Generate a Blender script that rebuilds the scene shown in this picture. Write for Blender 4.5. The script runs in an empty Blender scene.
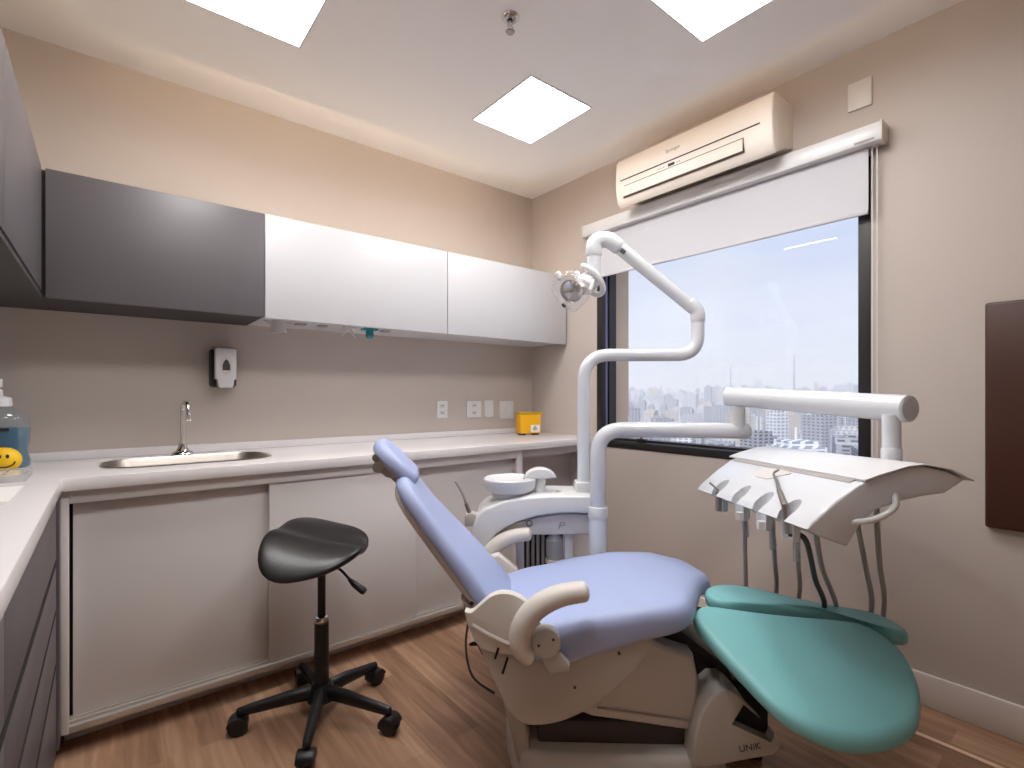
import bpy, bmesh, math, random
from mathutils import Vector, Matrix

SC = bpy.context.scene
COL = SC.collection

# ------------------------------------------------------------------ camera
EYE = 1.128
cam_data = bpy.data.cameras.new('camera')
cam_data.sensor_width = 36.0
cam_data.lens = 502.0 / 1024.0 * 36.0
cam_data.shift_y = 11.0 / 1024.0
cam_data.clip_start = 0.02
cam_data.clip_end = 6000
cam = bpy.data.objects.new('camera', cam_data)
COL.objects.link(cam)
cam.location = (0, 0, EYE)
cam.rotation_euler = (math.radians(90), 0, math.radians(-38.86))
SC.camera = cam

# ------------------------------------------------------------------ view
SC.view_settings.view_transform = 'Standard'
SC.view_settings.look = 'None'
SC.view_settings.gamma = 1.0
SC.view_settings.use_curve_mapping = False
SC.view_settings.exposure = 0.32
SC.cycles.use_denoising = True
SC.cycles.max_bounces = 10
SC.cycles.diffuse_bounces = 5
SC.cycles.volume_bounces = 2
SC.cycles.transparent_max_bounces = 16
SC.cycles.sample_clamp_indirect = 6.0

# ------------------------------------------------------------------ light levels
PANEL = 22.5          # ceiling panel radiance
COVE = 20.0            # warm LED strip above the dropped ceiling
SHELF = 7.5           # unseen warm LED strips on the wall cabinets, set to brighten the ceiling too


def lin(r, g, b, a=1.0):
    f = lambda c: (c / 255 / 12.92) if c / 255 <= 0.04045 else ((c / 255 + 0.055) / 1.055) ** 2.4
    return (f(r), f(g), f(b), a)


# ------------------------------------------------------------------ sky
world = bpy.data.worlds.new('sky')
SC.world = world
world.use_nodes = True
wt = world.node_tree
wt.nodes.clear()
w_out = wt.nodes.new('ShaderNodeOutputWorld')
w_bg = wt.nodes.new('ShaderNodeBackground')
w_tc = wt.nodes.new('ShaderNodeTexCoord')
w_sep = wt.nodes.new('ShaderNodeSeparateXYZ')
w_ramp = wt.nodes.new('ShaderNodeValToRGB')
w_noise = wt.nodes.new('ShaderNodeTexNoise')
w_map = wt.nodes.new('ShaderNodeMapping')
w_cr = wt.nodes.new('ShaderNodeValToRGB')
w_mix = wt.nodes.new('ShaderNodeMixRGB')
wt.links.new(w_tc.outputs['Generated'], w_sep.inputs[0])
wt.links.new(w_sep.outputs['Z'], w_ramp.inputs[0])
w_ramp.color_ramp.elements[0].position = 0.0
w_ramp.color_ramp.elements[0].color = lin(226, 225, 231)
w_ramp.color_ramp.elements[1].position = 0.45
w_ramp.color_ramp.elements[1].color = lin(180, 196, 232)
e = w_ramp.color_ramp.elements.new(0.14)
e.color = lin(214, 219, 238)
wt.links.new(w_tc.outputs['Generated'], w_map.inputs[0])
w_map.inputs['Scale'].default_value = (3.0, 3.0, 8.0)
wt.links.new(w_map.outputs[0], w_noise.inputs['Vector'])
w_noise.inputs['Scale'].default_value = 1.3
w_noise.inputs['Detail'].default_value = 4
wt.links.new(w_noise.outputs[0], w_cr.inputs[0])
w_cr.color_ramp.elements[0].position = 0.45
w_cr.color_ramp.elements[0].color = (0, 0, 0, 1)
w_cr.color_ramp.elements[1].position = 0.75
w_cr.color_ramp.elements[1].color = (0.55, 0.55, 0.55, 1)
wt.links.new(w_cr.outputs[0], w_mix.inputs[0])
wt.links.new(w_ramp.outputs[0], w_mix.inputs[1])
w_mix.inputs[2].default_value = lin(228, 230, 238)
wt.links.new(w_mix.outputs[0], w_bg.inputs[0])
w_bg.inputs[1].default_value = 1.0

sun_data = bpy.data.lights.new('sun', 'SUN')
sun_data.energy = 3.2
sun_data.angle = math.radians(8)
sun_data.color = (1.0, .96, .9)
sun = bpy.data.objects.new('sun', sun_data)
COL.objects.link(sun)
sun.rotation_euler = (math.radians(38), 0, math.radians(-75))   # high behind the building
wt.links.new(w_bg.outputs[0], w_out.inputs[0])

# ------------------------------------------------------------------ materials
MATS = {}


def mat(name, col, rough=0.5, metal=0.0, noise=0.0, nscale=8.0, bump=0.0, bscale=200.0,
        coat=0.0, spec=0.5, sheen=0.0):
    if name in MATS:
        return MATS[name]
    m = bpy.data.materials.new(name)
    m.use_nodes = True
    nt = m.node_tree
    b = nt.nodes['Principled BSDF']
    c = lin(*col)
    b.inputs['Base Color'].default_value = c
    b.inputs['Roughness'].default_value = rough
    b.inputs['Metallic'].default_value = metal
    b.inputs['Specular IOR Level'].default_value = spec
    if coat:
        b.inputs['Coat Weight'].default_value = coat
        b.inputs['Coat Roughness'].default_value = 0.1
    if sheen:
        b.inputs['Sheen Weight'].default_value = sheen
    tc = nt.nodes.new('ShaderNodeTexCoord')
    if noise:
        n = nt.nodes.new('ShaderNodeTexNoise')
        n.inputs['Scale'].default_value = nscale
        n.inputs['Detail'].default_value = 3
        nt.links.new(tc.outputs['Object'], n.inputs['Vector'])
        r = nt.nodes.new('ShaderNodeMapRange')
        r.inputs['To Min'].default_value = 1 - noise
        r.inputs['To Max'].default_value = 1 + noise
        nt.links.new(n.outputs[0], r.inputs[0])
        mx = nt.nodes.new('ShaderNodeVectorMath')
        mx.operation = 'SCALE'
        mx.inputs[0].default_value = c[:3]
        nt.links.new(r.outputs[0], mx.inputs['Scale'])
        nt.links.new(mx.outputs[0], b.inputs['Base Color'])
    if bump:
        n2 = nt.nodes.new('ShaderNodeTexNoise')
        n2.inputs['Scale'].default_value = bscale
        n2.inputs['Detail'].default_value = 2
        nt.links.new(tc.outputs['Object'], n2.inputs['Vector'])
        bp = nt.nodes.new('ShaderNodeBump')
        bp.inputs['Strength'].default_value = bump
        bp.inputs['Distance'].default_value = 0.002
        nt.links.new(n2.outputs[0], bp.inputs['Height'])
        nt.links.new(bp.outputs[0], b.inputs['Normal'])
    MATS[name] = m
    return m


def emit(name, col, s):
    m = bpy.data.materials.new(name)
    m.use_nodes = True
    nt = m.node_tree
    nt.nodes.clear()
    o = nt.nodes.new('ShaderNodeOutputMaterial')
    em = nt.nodes.new('ShaderNodeEmission')
    em.inputs[0].default_value = (col[0], col[1], col[2], 1)
    em.inputs[1].default_value = s
    nt.links.new(em.outputs[0], o.inputs[0])
    MATS[name] = m
    return m


def clear(name, tint=(1, 1, 1), refl=1.0, rough=0.0, haze=0.0, hcol=(0.8, 0.8, 0.8)):
    """thin clear sheet: straight-through transmission plus a Fresnel reflection"""
    m = bpy.data.materials.new(name)
    m.use_nodes = True
    nt = m.node_tree
    nt.nodes.clear()
    o = nt.nodes.new('ShaderNodeOutputMaterial')
    t = nt.nodes.new('ShaderNodeBsdfTransparent')
    t.inputs[0].default_value = (tint[0], tint[1], tint[2], 1)
    g = nt.nodes.new('ShaderNodeBsdfGlossy')
    g.inputs['Roughness'].default_value = rough
    fr = nt.nodes.new('ShaderNodeLayerWeight')      # facing term, same from both sides of the sheet
    fr.inputs[0].default_value = 0.5
    pw = nt.nodes.new('ShaderNodeMath')
    pw.operation = 'POWER'
    pw.inputs[1].default_value = 5.0
    nt.links.new(fr.outputs['Facing'], pw.inputs[0])
    mu = nt.nodes.new('ShaderNodeMath')
    mu.operation = 'MULTIPLY_ADD'
    mu.inputs[1].default_value = min(0.9, 0.9 * refl)
    mu.inputs[2].default_value = 0.04 * refl
    nt.links.new(pw.outputs[0], mu.inputs[0])
    mx = nt.nodes.new('ShaderNodeMixShader')
    nt.links.new(mu.outputs[0], mx.inputs[0])
    base = t
    if haze:
        d = nt.nodes.new('ShaderNodeBsdfDiffuse')
        d.inputs[0].default_value = (hcol[0], hcol[1], hcol[2], 1)
        m2 = nt.nodes.new('ShaderNodeMixShader')
        m2.inputs[0].default_value = haze
        nt.links.new(t.outputs[0], m2.inputs[1])
        nt.links.new(d.outputs[0], m2.inputs[2])
        base = m2
    nt.links.new(base.outputs[0], mx.inputs[1])
    nt.links.new(g.outputs[0], mx.inputs[2])
    nt.links.new(mx.outputs[0], o.inputs[0])
    MATS[name] = m
    return m


M_wall = mat('beige_wall_paint', (196, 185, 177), 0.85, noise=0.03, nscale=3, bump=0.12, bscale=350)
M_wallx = mat('facade_render', (196, 178, 164), 0.9, noise=0.05, nscale=6)
M_ceil = mat('white_ceiling_paint', (248, 245, 243), 0.9, noise=0.015, nscale=2)
M_base = mat('white_baseboard_lacquer', (222, 214, 208), 0.45)
M_counter = mat('white_engineered_stone', (232, 228, 228), 0.22, noise=0.02, nscale=40)
M_lam = mat('white_laminate', (222, 217, 215), 0.42, noise=0.01, nscale=5)
M_lamw = mat('bright_white_laminate', (201, 200, 203), 0.4, noise=0.008, nscale=5)
M_alu = mat('satin_aluminium', (205, 198, 192), 0.35, metal=0.6)
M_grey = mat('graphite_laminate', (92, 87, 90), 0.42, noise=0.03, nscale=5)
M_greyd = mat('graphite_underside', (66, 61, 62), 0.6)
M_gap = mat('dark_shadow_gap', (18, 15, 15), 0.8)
M_niche = mat('grey_niche_lining', (205, 200, 201), 0.6)
M_frame = mat('black_aluminium', (30, 27, 28), 0.45)
M_white = mat('white_plastic', (222, 222, 223), 0.32, coat=0.15)
M_ivory = mat('ivory_plastic', (214, 207, 199), 0.4, noise=0.01)
M_enamel = mat('white_enamel', (219, 222, 227), 0.22, coat=0.3)
M_greyw = mat('pale_grey_plastic', (212, 208, 204), 0.4, noise=0.01)
M_warmg = mat('warm_grey_plastic', (186, 180, 173), 0.42, noise=0.015)
M_blue = mat('periwinkle_vinyl', (166, 178, 216), 0.42, noise=0.03, nscale=6, bump=0.15, bscale=260)
M_teal = mat('teal_vinyl', (126, 188, 190), 0.45, noise=0.03, nscale=6, bump=0.15, bscale=260)
M_black = mat('black_plastic', (22, 21, 22), 0.42)
M_leather = mat('black_leatherette', (20, 18, 19), 0.33, bump=0.25, bscale=180)
M_chrome = mat('chrome', (225, 222, 220), 0.08, metal=1.0)
M_steel = mat('brushed_steel', (165, 158, 150), 0.34, metal=1.0, noise=0.05, nscale=30)
M_hose = mat('grey_hose_rubber', (168, 160, 158), 0.5)
M_hosed = mat('dark_hose_rubber', (60, 56, 56), 0.5)
M_yellow = mat('yellow_card', (240, 178, 8), 0.5, noise=0.03)
M_smile = mat('yellow_foam', (245, 196, 20), 0.5)
M_label = mat('white_print', (236, 232, 226), 0.5)
M_ink = mat('black_print', (25, 22, 22), 0.6)
M_brown = mat('dark_brown_veneer', (66, 32, 20), 0.4, noise=0.12, nscale=4)
M_fabric = mat('white_blind_fabric', (200, 199, 204), 0.8, bump=0.2, bscale=500)
M_card = mat('beige_card', (214, 196, 170), 0.7)
M_paper = mat('white_paper', (240, 236, 234), 0.8)
M_liquid = mat('blue_mouthwash', (52, 104, 128), 0.15, coat=0.3)
M_blab = mat('blue_label_print', (92, 132, 160), 0.45)
M_tealp = mat('teal_plastic', (40, 150, 160), 0.4)
M_orange = mat('orange_print', (220, 90, 40), 0.5)
M_strip = mat('cream_floor_strip', (246, 214, 190), 0.3)
M_glass = clear('window_glass', (0.97, 0.98, 0.98), 1.0)
M_shield = clear('clear_lamp_shield', (0.96, 0.96, 0.96), 1.6, 0.05, haze=0.2, hcol=(0.9, 0.88, 0.87))
M_film = clear('clear_plastic_film', (0.95, 0.95, 0.96), 1.2, 0.1, haze=0.32, hcol=(0.88, 0.88, 0.92))
M_frost = clear('frosted_plastic', (0.95, 0.95, 0.95), 1.0, 0.3, haze=0.65, hcol=(0.85, 0.83, 0.82))
M_bottle = clear('clear_bottle_plastic', (0.9, 0.93, 0.95), 1.3, 0.06, haze=0.12, hcol=(0.6, 0.66, 0.72))
M_panel = emit('led_panel_glow', (1.0, 0.985, 0.97), PANEL)
M_cove = emit('warm_led_glow', (1.0, 0.80, 0.58), COVE)
M_covew = emit('warm_led_glow_dim', (1.0, 0.80, 0.58), COVE * .4)
M_shelf = emit('warm_led_glow_soft', (1.0, 0.80, 0.56), SHELF)


def floor_material():
    m = bpy.data.materials.new('oak_plank_floor')
    m.use_nodes = True
    nt = m.node_tree
    b = nt.nodes['Principled BSDF']
    tc = nt.nodes.new('ShaderNodeTexCoord')
    mp = nt.nodes.new('ShaderNodeMapping')
    mp.inputs['Rotation'].default_value = (0, 0, math.radians(90))
    nt.links.new(tc.outputs['Object'], mp.inputs[0])
    br = nt.nodes.new('ShaderNodeTexBrick')
    br.offset = 0.37
    br.inputs['Scale'].default_value = 1.0
    br.inputs['Brick Width'].default_value = 0.75
    br.inputs['Row Height'].default_value = 0.095
    br.inputs['Mortar Size'].default_value = 0.0012
    br.inputs['Color1'].default_value = (0.0, 0, 0, 1)
    br.inputs['Color2'].default_value = (1.0, 1, 1, 1)
    br.inputs['Mortar'].default_value = (0.2, 0.2, 0.2, 1)
    nt.links.new(mp.outputs[0], br.inputs['Vector'])
    mp2 = nt.nodes.new('ShaderNodeMapping')
    mp2.inputs['Scale'].default_value = (22.0, 1.6, 1.0)
    nt.links.new(tc.outputs['Object'], mp2.inputs[0])
    n = nt.nodes.new('ShaderNodeTexNoise')
    n.inputs['Scale'].default_value = 1.6
    n.inputs['Detail'].default_value = 6
    n.inputs['Distortion'].default_value = 0.8
    nt.links.new(mp2.outputs[0], n.inputs['Vector'])
    ad = nt.nodes.new('ShaderNodeMath')
    ad.operation = 'MULTIPLY_ADD'
    ad.inputs[1].default_value = 0.28
    nt.links.new(br.outputs[0], ad.inputs[0])
    sc = nt.nodes.new('ShaderNodeMath')
    sc.operation = 'MULTIPLY'
    sc.inputs[1].default_value = 0.75
    nt.links.new(n.outputs[0], sc.inputs[0])
    nt.links.new(sc.outputs[0], ad.inputs[2])
    cr = nt.nodes.new('ShaderNodeValToRGB')
    cr.color_ramp.elements[0].position = 0.2
    cr.color_ramp.elements[0].color = lin(124, 92, 71)
    cr.color_ramp.elements[1].position = 0.8
    cr.color_ramp.elements[1].color = lin(202, 166, 137)
    e2 = cr.color_ramp.elements.new(0.5)
    e2.color = lin(168, 130, 103)
    nt.links.new(ad.outputs[0], cr.inputs[0])
    nt.links.new(cr.outputs[0], b.inputs['Base Color'])
    b.inputs['Roughness'].default_value = 0.36
    bp = nt.nodes.new('ShaderNodeBump')
    bp.inputs['Strength'].default_value = 0.15
    bp.inputs['Distance'].default_value = 0.002
    nt.links.new(n.outputs[0], bp.inputs['Height'])
    nt.links.new(bp.outputs[0], b.inputs['Normal'])
    return m


M_floor = floor_material()


def city_material(name, wallc, glassc, fh=3.2, fw=2.6):
    m = bpy.data.materials.new(name)
    m.use_nodes = True
    nt = m.node_tree
    b = nt.nodes['Principled BSDF']
    b.inputs['Roughness'].default_value = 0.8
    tc = nt.nodes.new('ShaderNodeTexCoord')
    sp = nt.nodes.new('ShaderNodeSeparateXYZ')
    nt.links.new(tc.outputs['Object'], sp.inputs[0])
    ad = nt.nodes.new('ShaderNodeMath')
    ad.operation = 'ADD'
    nt.links.new(sp.outputs['X'], ad.inputs[0])
    nt.links.new(sp.outputs['Y'], ad.inputs[1])
    cb = nt.nodes.new('ShaderNodeCombineXYZ')
    nt.links.new(ad.outputs[0], cb.inputs['X'])
    nt.links.new(sp.outputs['Z'], cb.inputs['Y'])
    br = nt.nodes.new('ShaderNodeTexBrick')
    br.offset = 0.0
    br.inputs['Scale'].default_value = 1.0
    br.inputs['Brick Width'].default_value = fw
    br.inputs['Row Height'].default_value = fh
    br.inputs['Mortar Size'].default_value = 0.75
    br.inputs['Mortar Smooth'].default_value = 0.0
    c = lin(*glassc)
    br.inputs['Color1'].default_value = c
    br.inputs['Color2'].default_value = (c[0] * 1.3, c[1] * 1.3, c[2] * 1.3, 1)
    br.inputs['Mortar'].default_value = lin(*wallc)
    nt.links.new(cb.outputs[0], br.inputs['Vector'])
    nt.links.new(br.outputs[0], b.inputs['Base Color'])
    return m


# ------------------------------------------------------------------ mesh helpers
def merge(bm, b2):
    me = bpy.data.meshes.new('tmp')
    b2.to_mesh(me)
    bm.from_mesh(me)
    bpy.data.meshes.remove(me)
    b2.free()
    return bm


def NB():
    return bmesh.new()


def box(bm, x0, x1, y0, y1, z0, z1, bev=0.0, seg=2, M=None):
    b2 = bmesh.new()
    bmesh.ops.create_cube(b2, size=1)
    for v in b2.verts:
        v.co = Vector(((x0 + x1) / 2 + v.co.x * (x1 - x0), (y0 + y1) / 2 + v.co.y * (y1 - y0), (z0 + z1) / 2 + v.co.z * (z1 - z0)))
    if bev:
        bmesh.ops.bevel(b2, geom=list(b2.edges), offset=bev, segments=seg, profile=0.5, affect='EDGES', clamp_overlap=True)
    if M is not None:
        bmesh.ops.transform(b2, matrix=M, verts=b2.verts)
    return merge(bm, b2)


def catmull(pts, n=6, closed=False):
    P = [Vector(p) for p in pts]
    out = []
    N = len(P)
    rng = range(N) if closed else range(N - 1)
    for i in rng:
        if closed:
            p0, p1, p2, p3 = P[(i - 1) % N], P[i], P[(i + 1) % N], P[(i + 2) % N]
        else:
            p0, p1, p2, p3 = P[max(i - 1, 0)], P[i], P[i + 1], P[min(i + 2, N - 1)]
        for k in range(n):
            t = k / n
            out.append(0.5 * ((2 * p1) + (-p0 + p2) * t + (2 * p0 - 5 * p1 + 4 * p2 - p3) * t * t + (-p0 + 3 * p1 - 3 * p2 + p3) * t ** 3))
    if not closed:
        out.append(P[-1])
    return out


def bend(pts, rad, n=6):
    """polyline with rounded corners of the given radius"""
    P = [Vector(p) for p in pts]
    out = [P[0]]
    for i in range(1, len(P) - 1):
        a, b, c = P[i - 1], P[i], P[i + 1]
        d1 = (a - b)
        d2 = (c - b)
        r = min(rad, d1.length * 0.49, d2.length * 0.49)
        p1 = b + d1.normalized() * r
        p2 = b + d2.normalized() * r
        for k in range(n + 1):
            t = k / n
            out.append((1 - t) ** 2 * p1 + 2 * t * (1 - t) * b + t * t * p2)
    out.append(P[-1])
    return out


def tube(bm, pts, r, n=14, dome=False, flat=1.0, up=None):
    P = [Vector(p) for p in pts]
    R = list(r) if isinstance(r, (list, tuple)) else [r] * len(P)
    if len(R) != len(P):
        R = [R[0] + (R[-1] - R[0]) * i / (len(P) - 1) for i in range(len(P))]
    T = []
    for i in range(len(P)):
        a = P[max(i - 1, 0)]
        b = P[min(i + 1, len(P) - 1)]
        T.append((b - a).normalized())
    ref = Vector(up) if up else (Vector((0, 0, 1)) if abs(T[0].z) < 0.9 else Vector((1, 0, 0)))
    N = (ref - T[0] * ref.dot(T[0])).normalized()
    rings = []

    def ring(p, t, nn, rr):
        bb = t.cross(nn)
        return [bm.verts.new(p + nn * (math.cos(2 * math.pi * k / n) * rr) + bb * (math.sin(2 * math.pi * k / n) * rr * flat)) for k in range(n)]
    if dome:
        for f in (0.25, 0.6, 0.87):
            rings.append(ring(P[0] - T[0] * R[0] * math.sqrt(1 - f * f) * 0.5, T[0], N, R[0] * f))
    for i in range(len(P)):
        N = (N - T[i] * N.dot(T[i])).normalized()
        rings.append(ring(P[i], T[i], N, R[i]))
    if dome:
        for f in (0.87, 0.6, 0.25):
            rings.append(ring(P[-1] + T[-1] * R[-1] * math.sqrt(1 - f * f) * 0.5, T[-1], N, R[-1] * f))
    for a, b in zip(rings[:-1], rings[1:]):
        for k in range(n):
            bm.faces.new((a[k], a[(k + 1) % n], b[(k + 1) % n], b[k]))
    bm.faces.new(list(reversed(rings[0])))
    bm.faces.new(rings[-1])
    return bm


def cyl(bm, a, b, r, n=20, bev=0.0):
    a, b = Vector(a), Vector(b)
    if bev:
        d = (b - a).normalized()
        return tube(bm, [a, a + d * bev * 0.3, a + d * bev, b - d * bev, b - d * bev * 0.3, b], [r - bev, r - bev * 0.3, r, r, r - bev * 0.3, r - bev], n)
    return tube(bm, [a, b], r, n)


def lathe(bm, prof, M=None, n=32, sx=1.0, sy=1.0):
    b2 = bmesh.new()
    rings = []
    for (r, z) in prof:
        if r < 1e-5:
            rings.append([b2.verts.new((0, 0, z))])
        else:
            rings.append([b2.verts.new((math.cos(2 * math.pi * k / n) * r * sx, math.sin(2 * math.pi * k / n) * r * sy, z)) for k in range(n)])
    for a, b in zip(rings[:-1], rings[1:]):
        if len(a) == 1 and len(b) == 1:
            continue
        for k in range(n):
            k2 = (k + 1) % n
            if len(a) == 1:
                b2.faces.new((a[0], b[k2], b[k]))
            elif len(b) == 1:
                b2.faces.new((a[k], a[k2], b[0]))
            else:
                b2.faces.new((a[k], a[k2], b[k2], b[k]))
    if len(rings[0]) > 1:
        b2.faces.new(list(reversed(rings[0])))
    if len(rings[-1]) > 1:
        b2.faces.new(rings[-1])
    if M is not None:
        bmesh.ops.transform(b2, matrix=M, verts=b2.verts)
    bmesh.ops.recalc_face_normals(b2, faces=b2.faces)
    return merge(bm, b2)


def prism(bm, poly, vec, bev=0.0, seg=2):
    """planar outline poly (3D points) pushed along vec"""
    b2 = bmesh.new()
    vec = Vector(vec)
    a = [b2.verts.new(Vector(p)) for p in poly]
    b = [b2.verts.new(Vector(p) + vec) for p in poly]
    n = len(a)
    caps = [b2.faces.new(a), b2.faces.new(list(reversed(b)))]
    for k in range(n):
        b2.faces.new((a[k], b[k], b[(k + 1) % n], a[(k + 1) % n]))
    bmesh.ops.recalc_face_normals(b2, faces=b2.faces)
    if bev:
        ce = set()
        for f in caps:
            ce.update(f.edges)
        bmesh.ops.bevel(b2, geom=list(ce), offset=bev, segments=seg, profile=0.5, affect='EDGES', clamp_overlap=True)
    return merge(bm, b2)


def cushion(bm, outline, thick_, zf, rad=0.03, place=None, crown=0.012, n=5, under=0.4):
    """padded shape: closed outline in (s, t), top height zf(s, t); place maps (s, t, h) to world"""
    pts = catmull([(p[0], p[1], 0) for p in outline], n, True)
    N = len(pts)
    cx = sum(p.x for p in pts) / N
    cy = sum(p.y for p in pts) / N
    c = Vector((cx, cy, 0))

    def rg(ins, dz, low=False, cr=0.0):
        out = []
        for p in pts:
            d = p - c
            L = d.length
            q = c + d * max(0.0, (1 - ins / L))
            t_ = thick_(q.x, q.y) if callable(thick_) else thick_
            out.append(bm.verts.new(place(q.x, q.y, zf(q.x, q.y) + dz + cr - (t_ if low else 0))))
        return out

    def rs(f, dz):
        out = []
        for p in pts:
            q = c + (p - c) * f
            out.append(bm.verts.new(place(q.x, q.y, zf(q.x, q.y) + dz)))
        return out
    rings = []
    rb = rad * under
    for k in range(4):
        a = math.pi / 2 * k / 3
        rings.append(rg(rb * (1 - math.sin(a)), rb * (1 - math.cos(a)), True))
    for k in range(5):
        a = math.pi / 2 * k / 4
        rings.append(rg(rad * (1 - math.cos(a)), -rad * (1 - math.sin(a))))
    mean = sum((p - c).length for p in pts) / N
    f0 = 1 - rad / mean
    for f in (0.72, 0.5, 0.28, 0.1):
        if f < f0:
            rings.append(rs(f, crown * (1 - (f / f0) ** 2)))
    for a, b in zip(rings[:-1], rings[1:]):
        for k in range(N):
            bm.faces.new((a[k], a[(k + 1) % N], b[(k + 1) % N], b[k]))
    bm.faces.new(rings[-1])
    bm.faces.new(list(reversed(rings[0])))
    bmesh.ops.recalc_face_normals(bm, faces=bm.faces)
    return bm


def bool_cut(bm, cutter):
    """boolean difference done on throw-away meshes"""
    ma = bpy.data.meshes.new('a')
    bm.to_mesh(ma)
    mb = bpy.data.meshes.new('b')
    cutter.to_mesh(mb)
    oa = bpy.data.objects.new('a', ma)
    ob = bpy.data.objects.new('b', mb)
    COL.objects.link(oa)
    COL.objects.link(ob)
    md = oa.modifiers.new('m', 'BOOLEAN')
    md.operation = 'DIFFERENCE'
    md.solver = 'EXACT'
    md.object = ob
    dg = bpy.context.evaluated_depsgraph_get()
    ev = oa.evaluated_get(dg)
    res = bpy.data.meshes.new_from_object(ev)
    out = bmesh.new()
    out.from_mesh(res)
    bpy.data.objects.remove(oa)
    bpy.data.objects.remove(ob)
    for m_ in (ma, mb, res):
        bpy.data.meshes.remove(m_)
    bm.free()
    cutter.free()
    return out


class Frame:
    """a turned floor frame: f(x, y, z) -> world point"""
    def __init__(self, ox, oy, deg):
        self.o = Vector((ox, oy, 0))
        a = math.radians(deg)
        self.x = Vector((math.cos(a), math.sin(a), 0))
        self.y = Vector((-math.sin(a), math.cos(a), 0))
        self.deg = deg

    def __call__(self, x, y, z):
        return self.o + self.x * x + self.y * y + Vector((0, 0, z))

    def mat(self, x=0, y=0, z=0):
        return Matrix.Translation(self(x, y, z)) @ Matrix.Rotation(math.radians(self.deg), 4, 'Z')


# ------------------------------------------------------------------ object helpers
ROOTM = {}


def obj(name, bm, m, parent=None, smooth=True, angle=38, label=None, kind=None, recalc=True):
    if recalc:
        bmesh.ops.recalc_face_normals(bm, faces=bm.faces)
    if parent is not None:
        W = ROOTM[parent]
    else:
        xs = [v.co.x for v in bm.verts]
        ys = [v.co.y for v in bm.verts]
        zs = [v.co.z for v in bm.verts]
        W = Matrix.Translation(((min(xs) + max(xs)) / 2, (min(ys) + max(ys)) / 2, min(zs)))
    bmesh.ops.transform(bm, matrix=W.inverted(), verts=bm.verts)
    me = bpy.data.meshes.new(name)
    bm.to_mesh(me)
    bm.free()
    if smooth:
        me.polygons.foreach_set('use_smooth', [True] * len(me.polygons))
        me.set_sharp_from_angle(angle=math.radians(angle))
    o = bpy.data.objects.new(name, me)
    COL.objects.link(o)
    if m is not None:
        me.materials.append(m)
    if parent is not None:
        o.parent = parent
    else:
        o.matrix_basis = W
    ROOTM[o] = W
    if label:
        o['label'] = label
    if kind:
        o['kind'] = kind
    return o


def tag(o, label, cat, group=None, kind=None):
    o['label'] = label
    o['category'] = cat
    if group:
        o['group'] = group
    if kind:
        o['kind'] = kind
    return o


def thing(name, label, cat, loc, deg=0, group=None, kind=None):
    o = bpy.data.objects.new(name, None)
    o.empty_display_size = 0.1
    COL.objects.link(o)
    o.location = loc
    o.rotation_euler = (0, 0, math.radians(deg))
    ROOTM[o] = Matrix.Translation(Vector(loc)) @ Matrix.Rotation(math.radians(deg), 4, 'Z')
    return tag(o, label, cat, group, kind)


def text_mesh(body, size, depth=0.0006):
    cu = bpy.data.curves.new('txt', 'FONT')
    cu.body = body
    cu.size = size
    cu.extrude = depth
    cu.align_x = 'CENTER'
    cu.align_y = 'CENTER'
    to = bpy.data.objects.new('txt', cu)
    COL.objects.link(to)
    dg = bpy.context.evaluated_depsgraph_get()
    me = bpy.data.meshes.new_from_object(to.evaluated_get(dg))
    b2 = bmesh.new()
    b2.from_mesh(me)
    bpy.data.objects.remove(to)
    bpy.data.curves.remove(cu)
    bpy.data.meshes.remove(me)
    return b2


def basis(origin, x, y):
    """matrix whose local x, y run along the given world vectors"""
    x = Vector(x).normalized()
    z = x.cross(Vector(y)).normalized()
    y = z.cross(x)
    m = Matrix((x, y, z)).transposed().to_4x4()
    m.translation = Vector(origin)
    return m


# ================================================================== THE ROOM
XB, YA, HC = 2.317, 2.653, 2.5          # window wall, cabinet wall, ceiling height
XL, YF = -0.62, -1.9                    # left wall, wall behind the viewer
WY0, WY1, WZ0, WZ1 = 0.646, 2.05, 0.82, 2.06   # window opening
XO = 2.61                               # outer face of the window wall

b = NB(); box(b, XL - .2, XO, YF - .2, YA + .2, -0.12, 0.0)
tag(obj('floor', b, M_floor, smooth=False), 'warm brown wood plank floor of the room', 'floor', kind='structure')
b = NB(); box(b, XL - .2, XO, YA, YA + .2, 0, HC + .1)
tag(obj('wall_back', b, M_wall, smooth=False), 'beige wall behind the row of cabinets and sink', 'wall', kind='structure')
b = NB(); box(b, XL - .2, XL, YF - .2, YA, 0, HC + .1)
tag(obj('wall_left', b, M_wall, smooth=False), 'beige wall behind the left counter', 'wall', kind='structure')
b = NB(); box(b, XL, XO, YF - .2, YF, 0, HC + .1)
tag(obj('wall_front', b, M_wall, smooth=False), 'beige wall facing the cabinets', 'wall', kind='structure')
b = NB()
box(b, XB, XO, YF, WY0, 0, HC + .1)
box(b, XB, XO, WY1, YA, 0, HC + .1)
box(b, XB, XO, WY0, WY1, 0, WZ0)
box(b, XB, XO, WY0, WY1, WZ1, HC + .1)
tag(obj('wall_right', b, M_wall, smooth=False), 'beige wall with the window and air conditioner', 'wall', kind='structure')
b = NB(); box(b, XL, XB, YF, YA, HC, HC + .1)
tag(obj('ceiling', b, M_ceil, smooth=False), 'white upper ceiling along the tops of the walls', 'ceiling', kind='structure')
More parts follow.
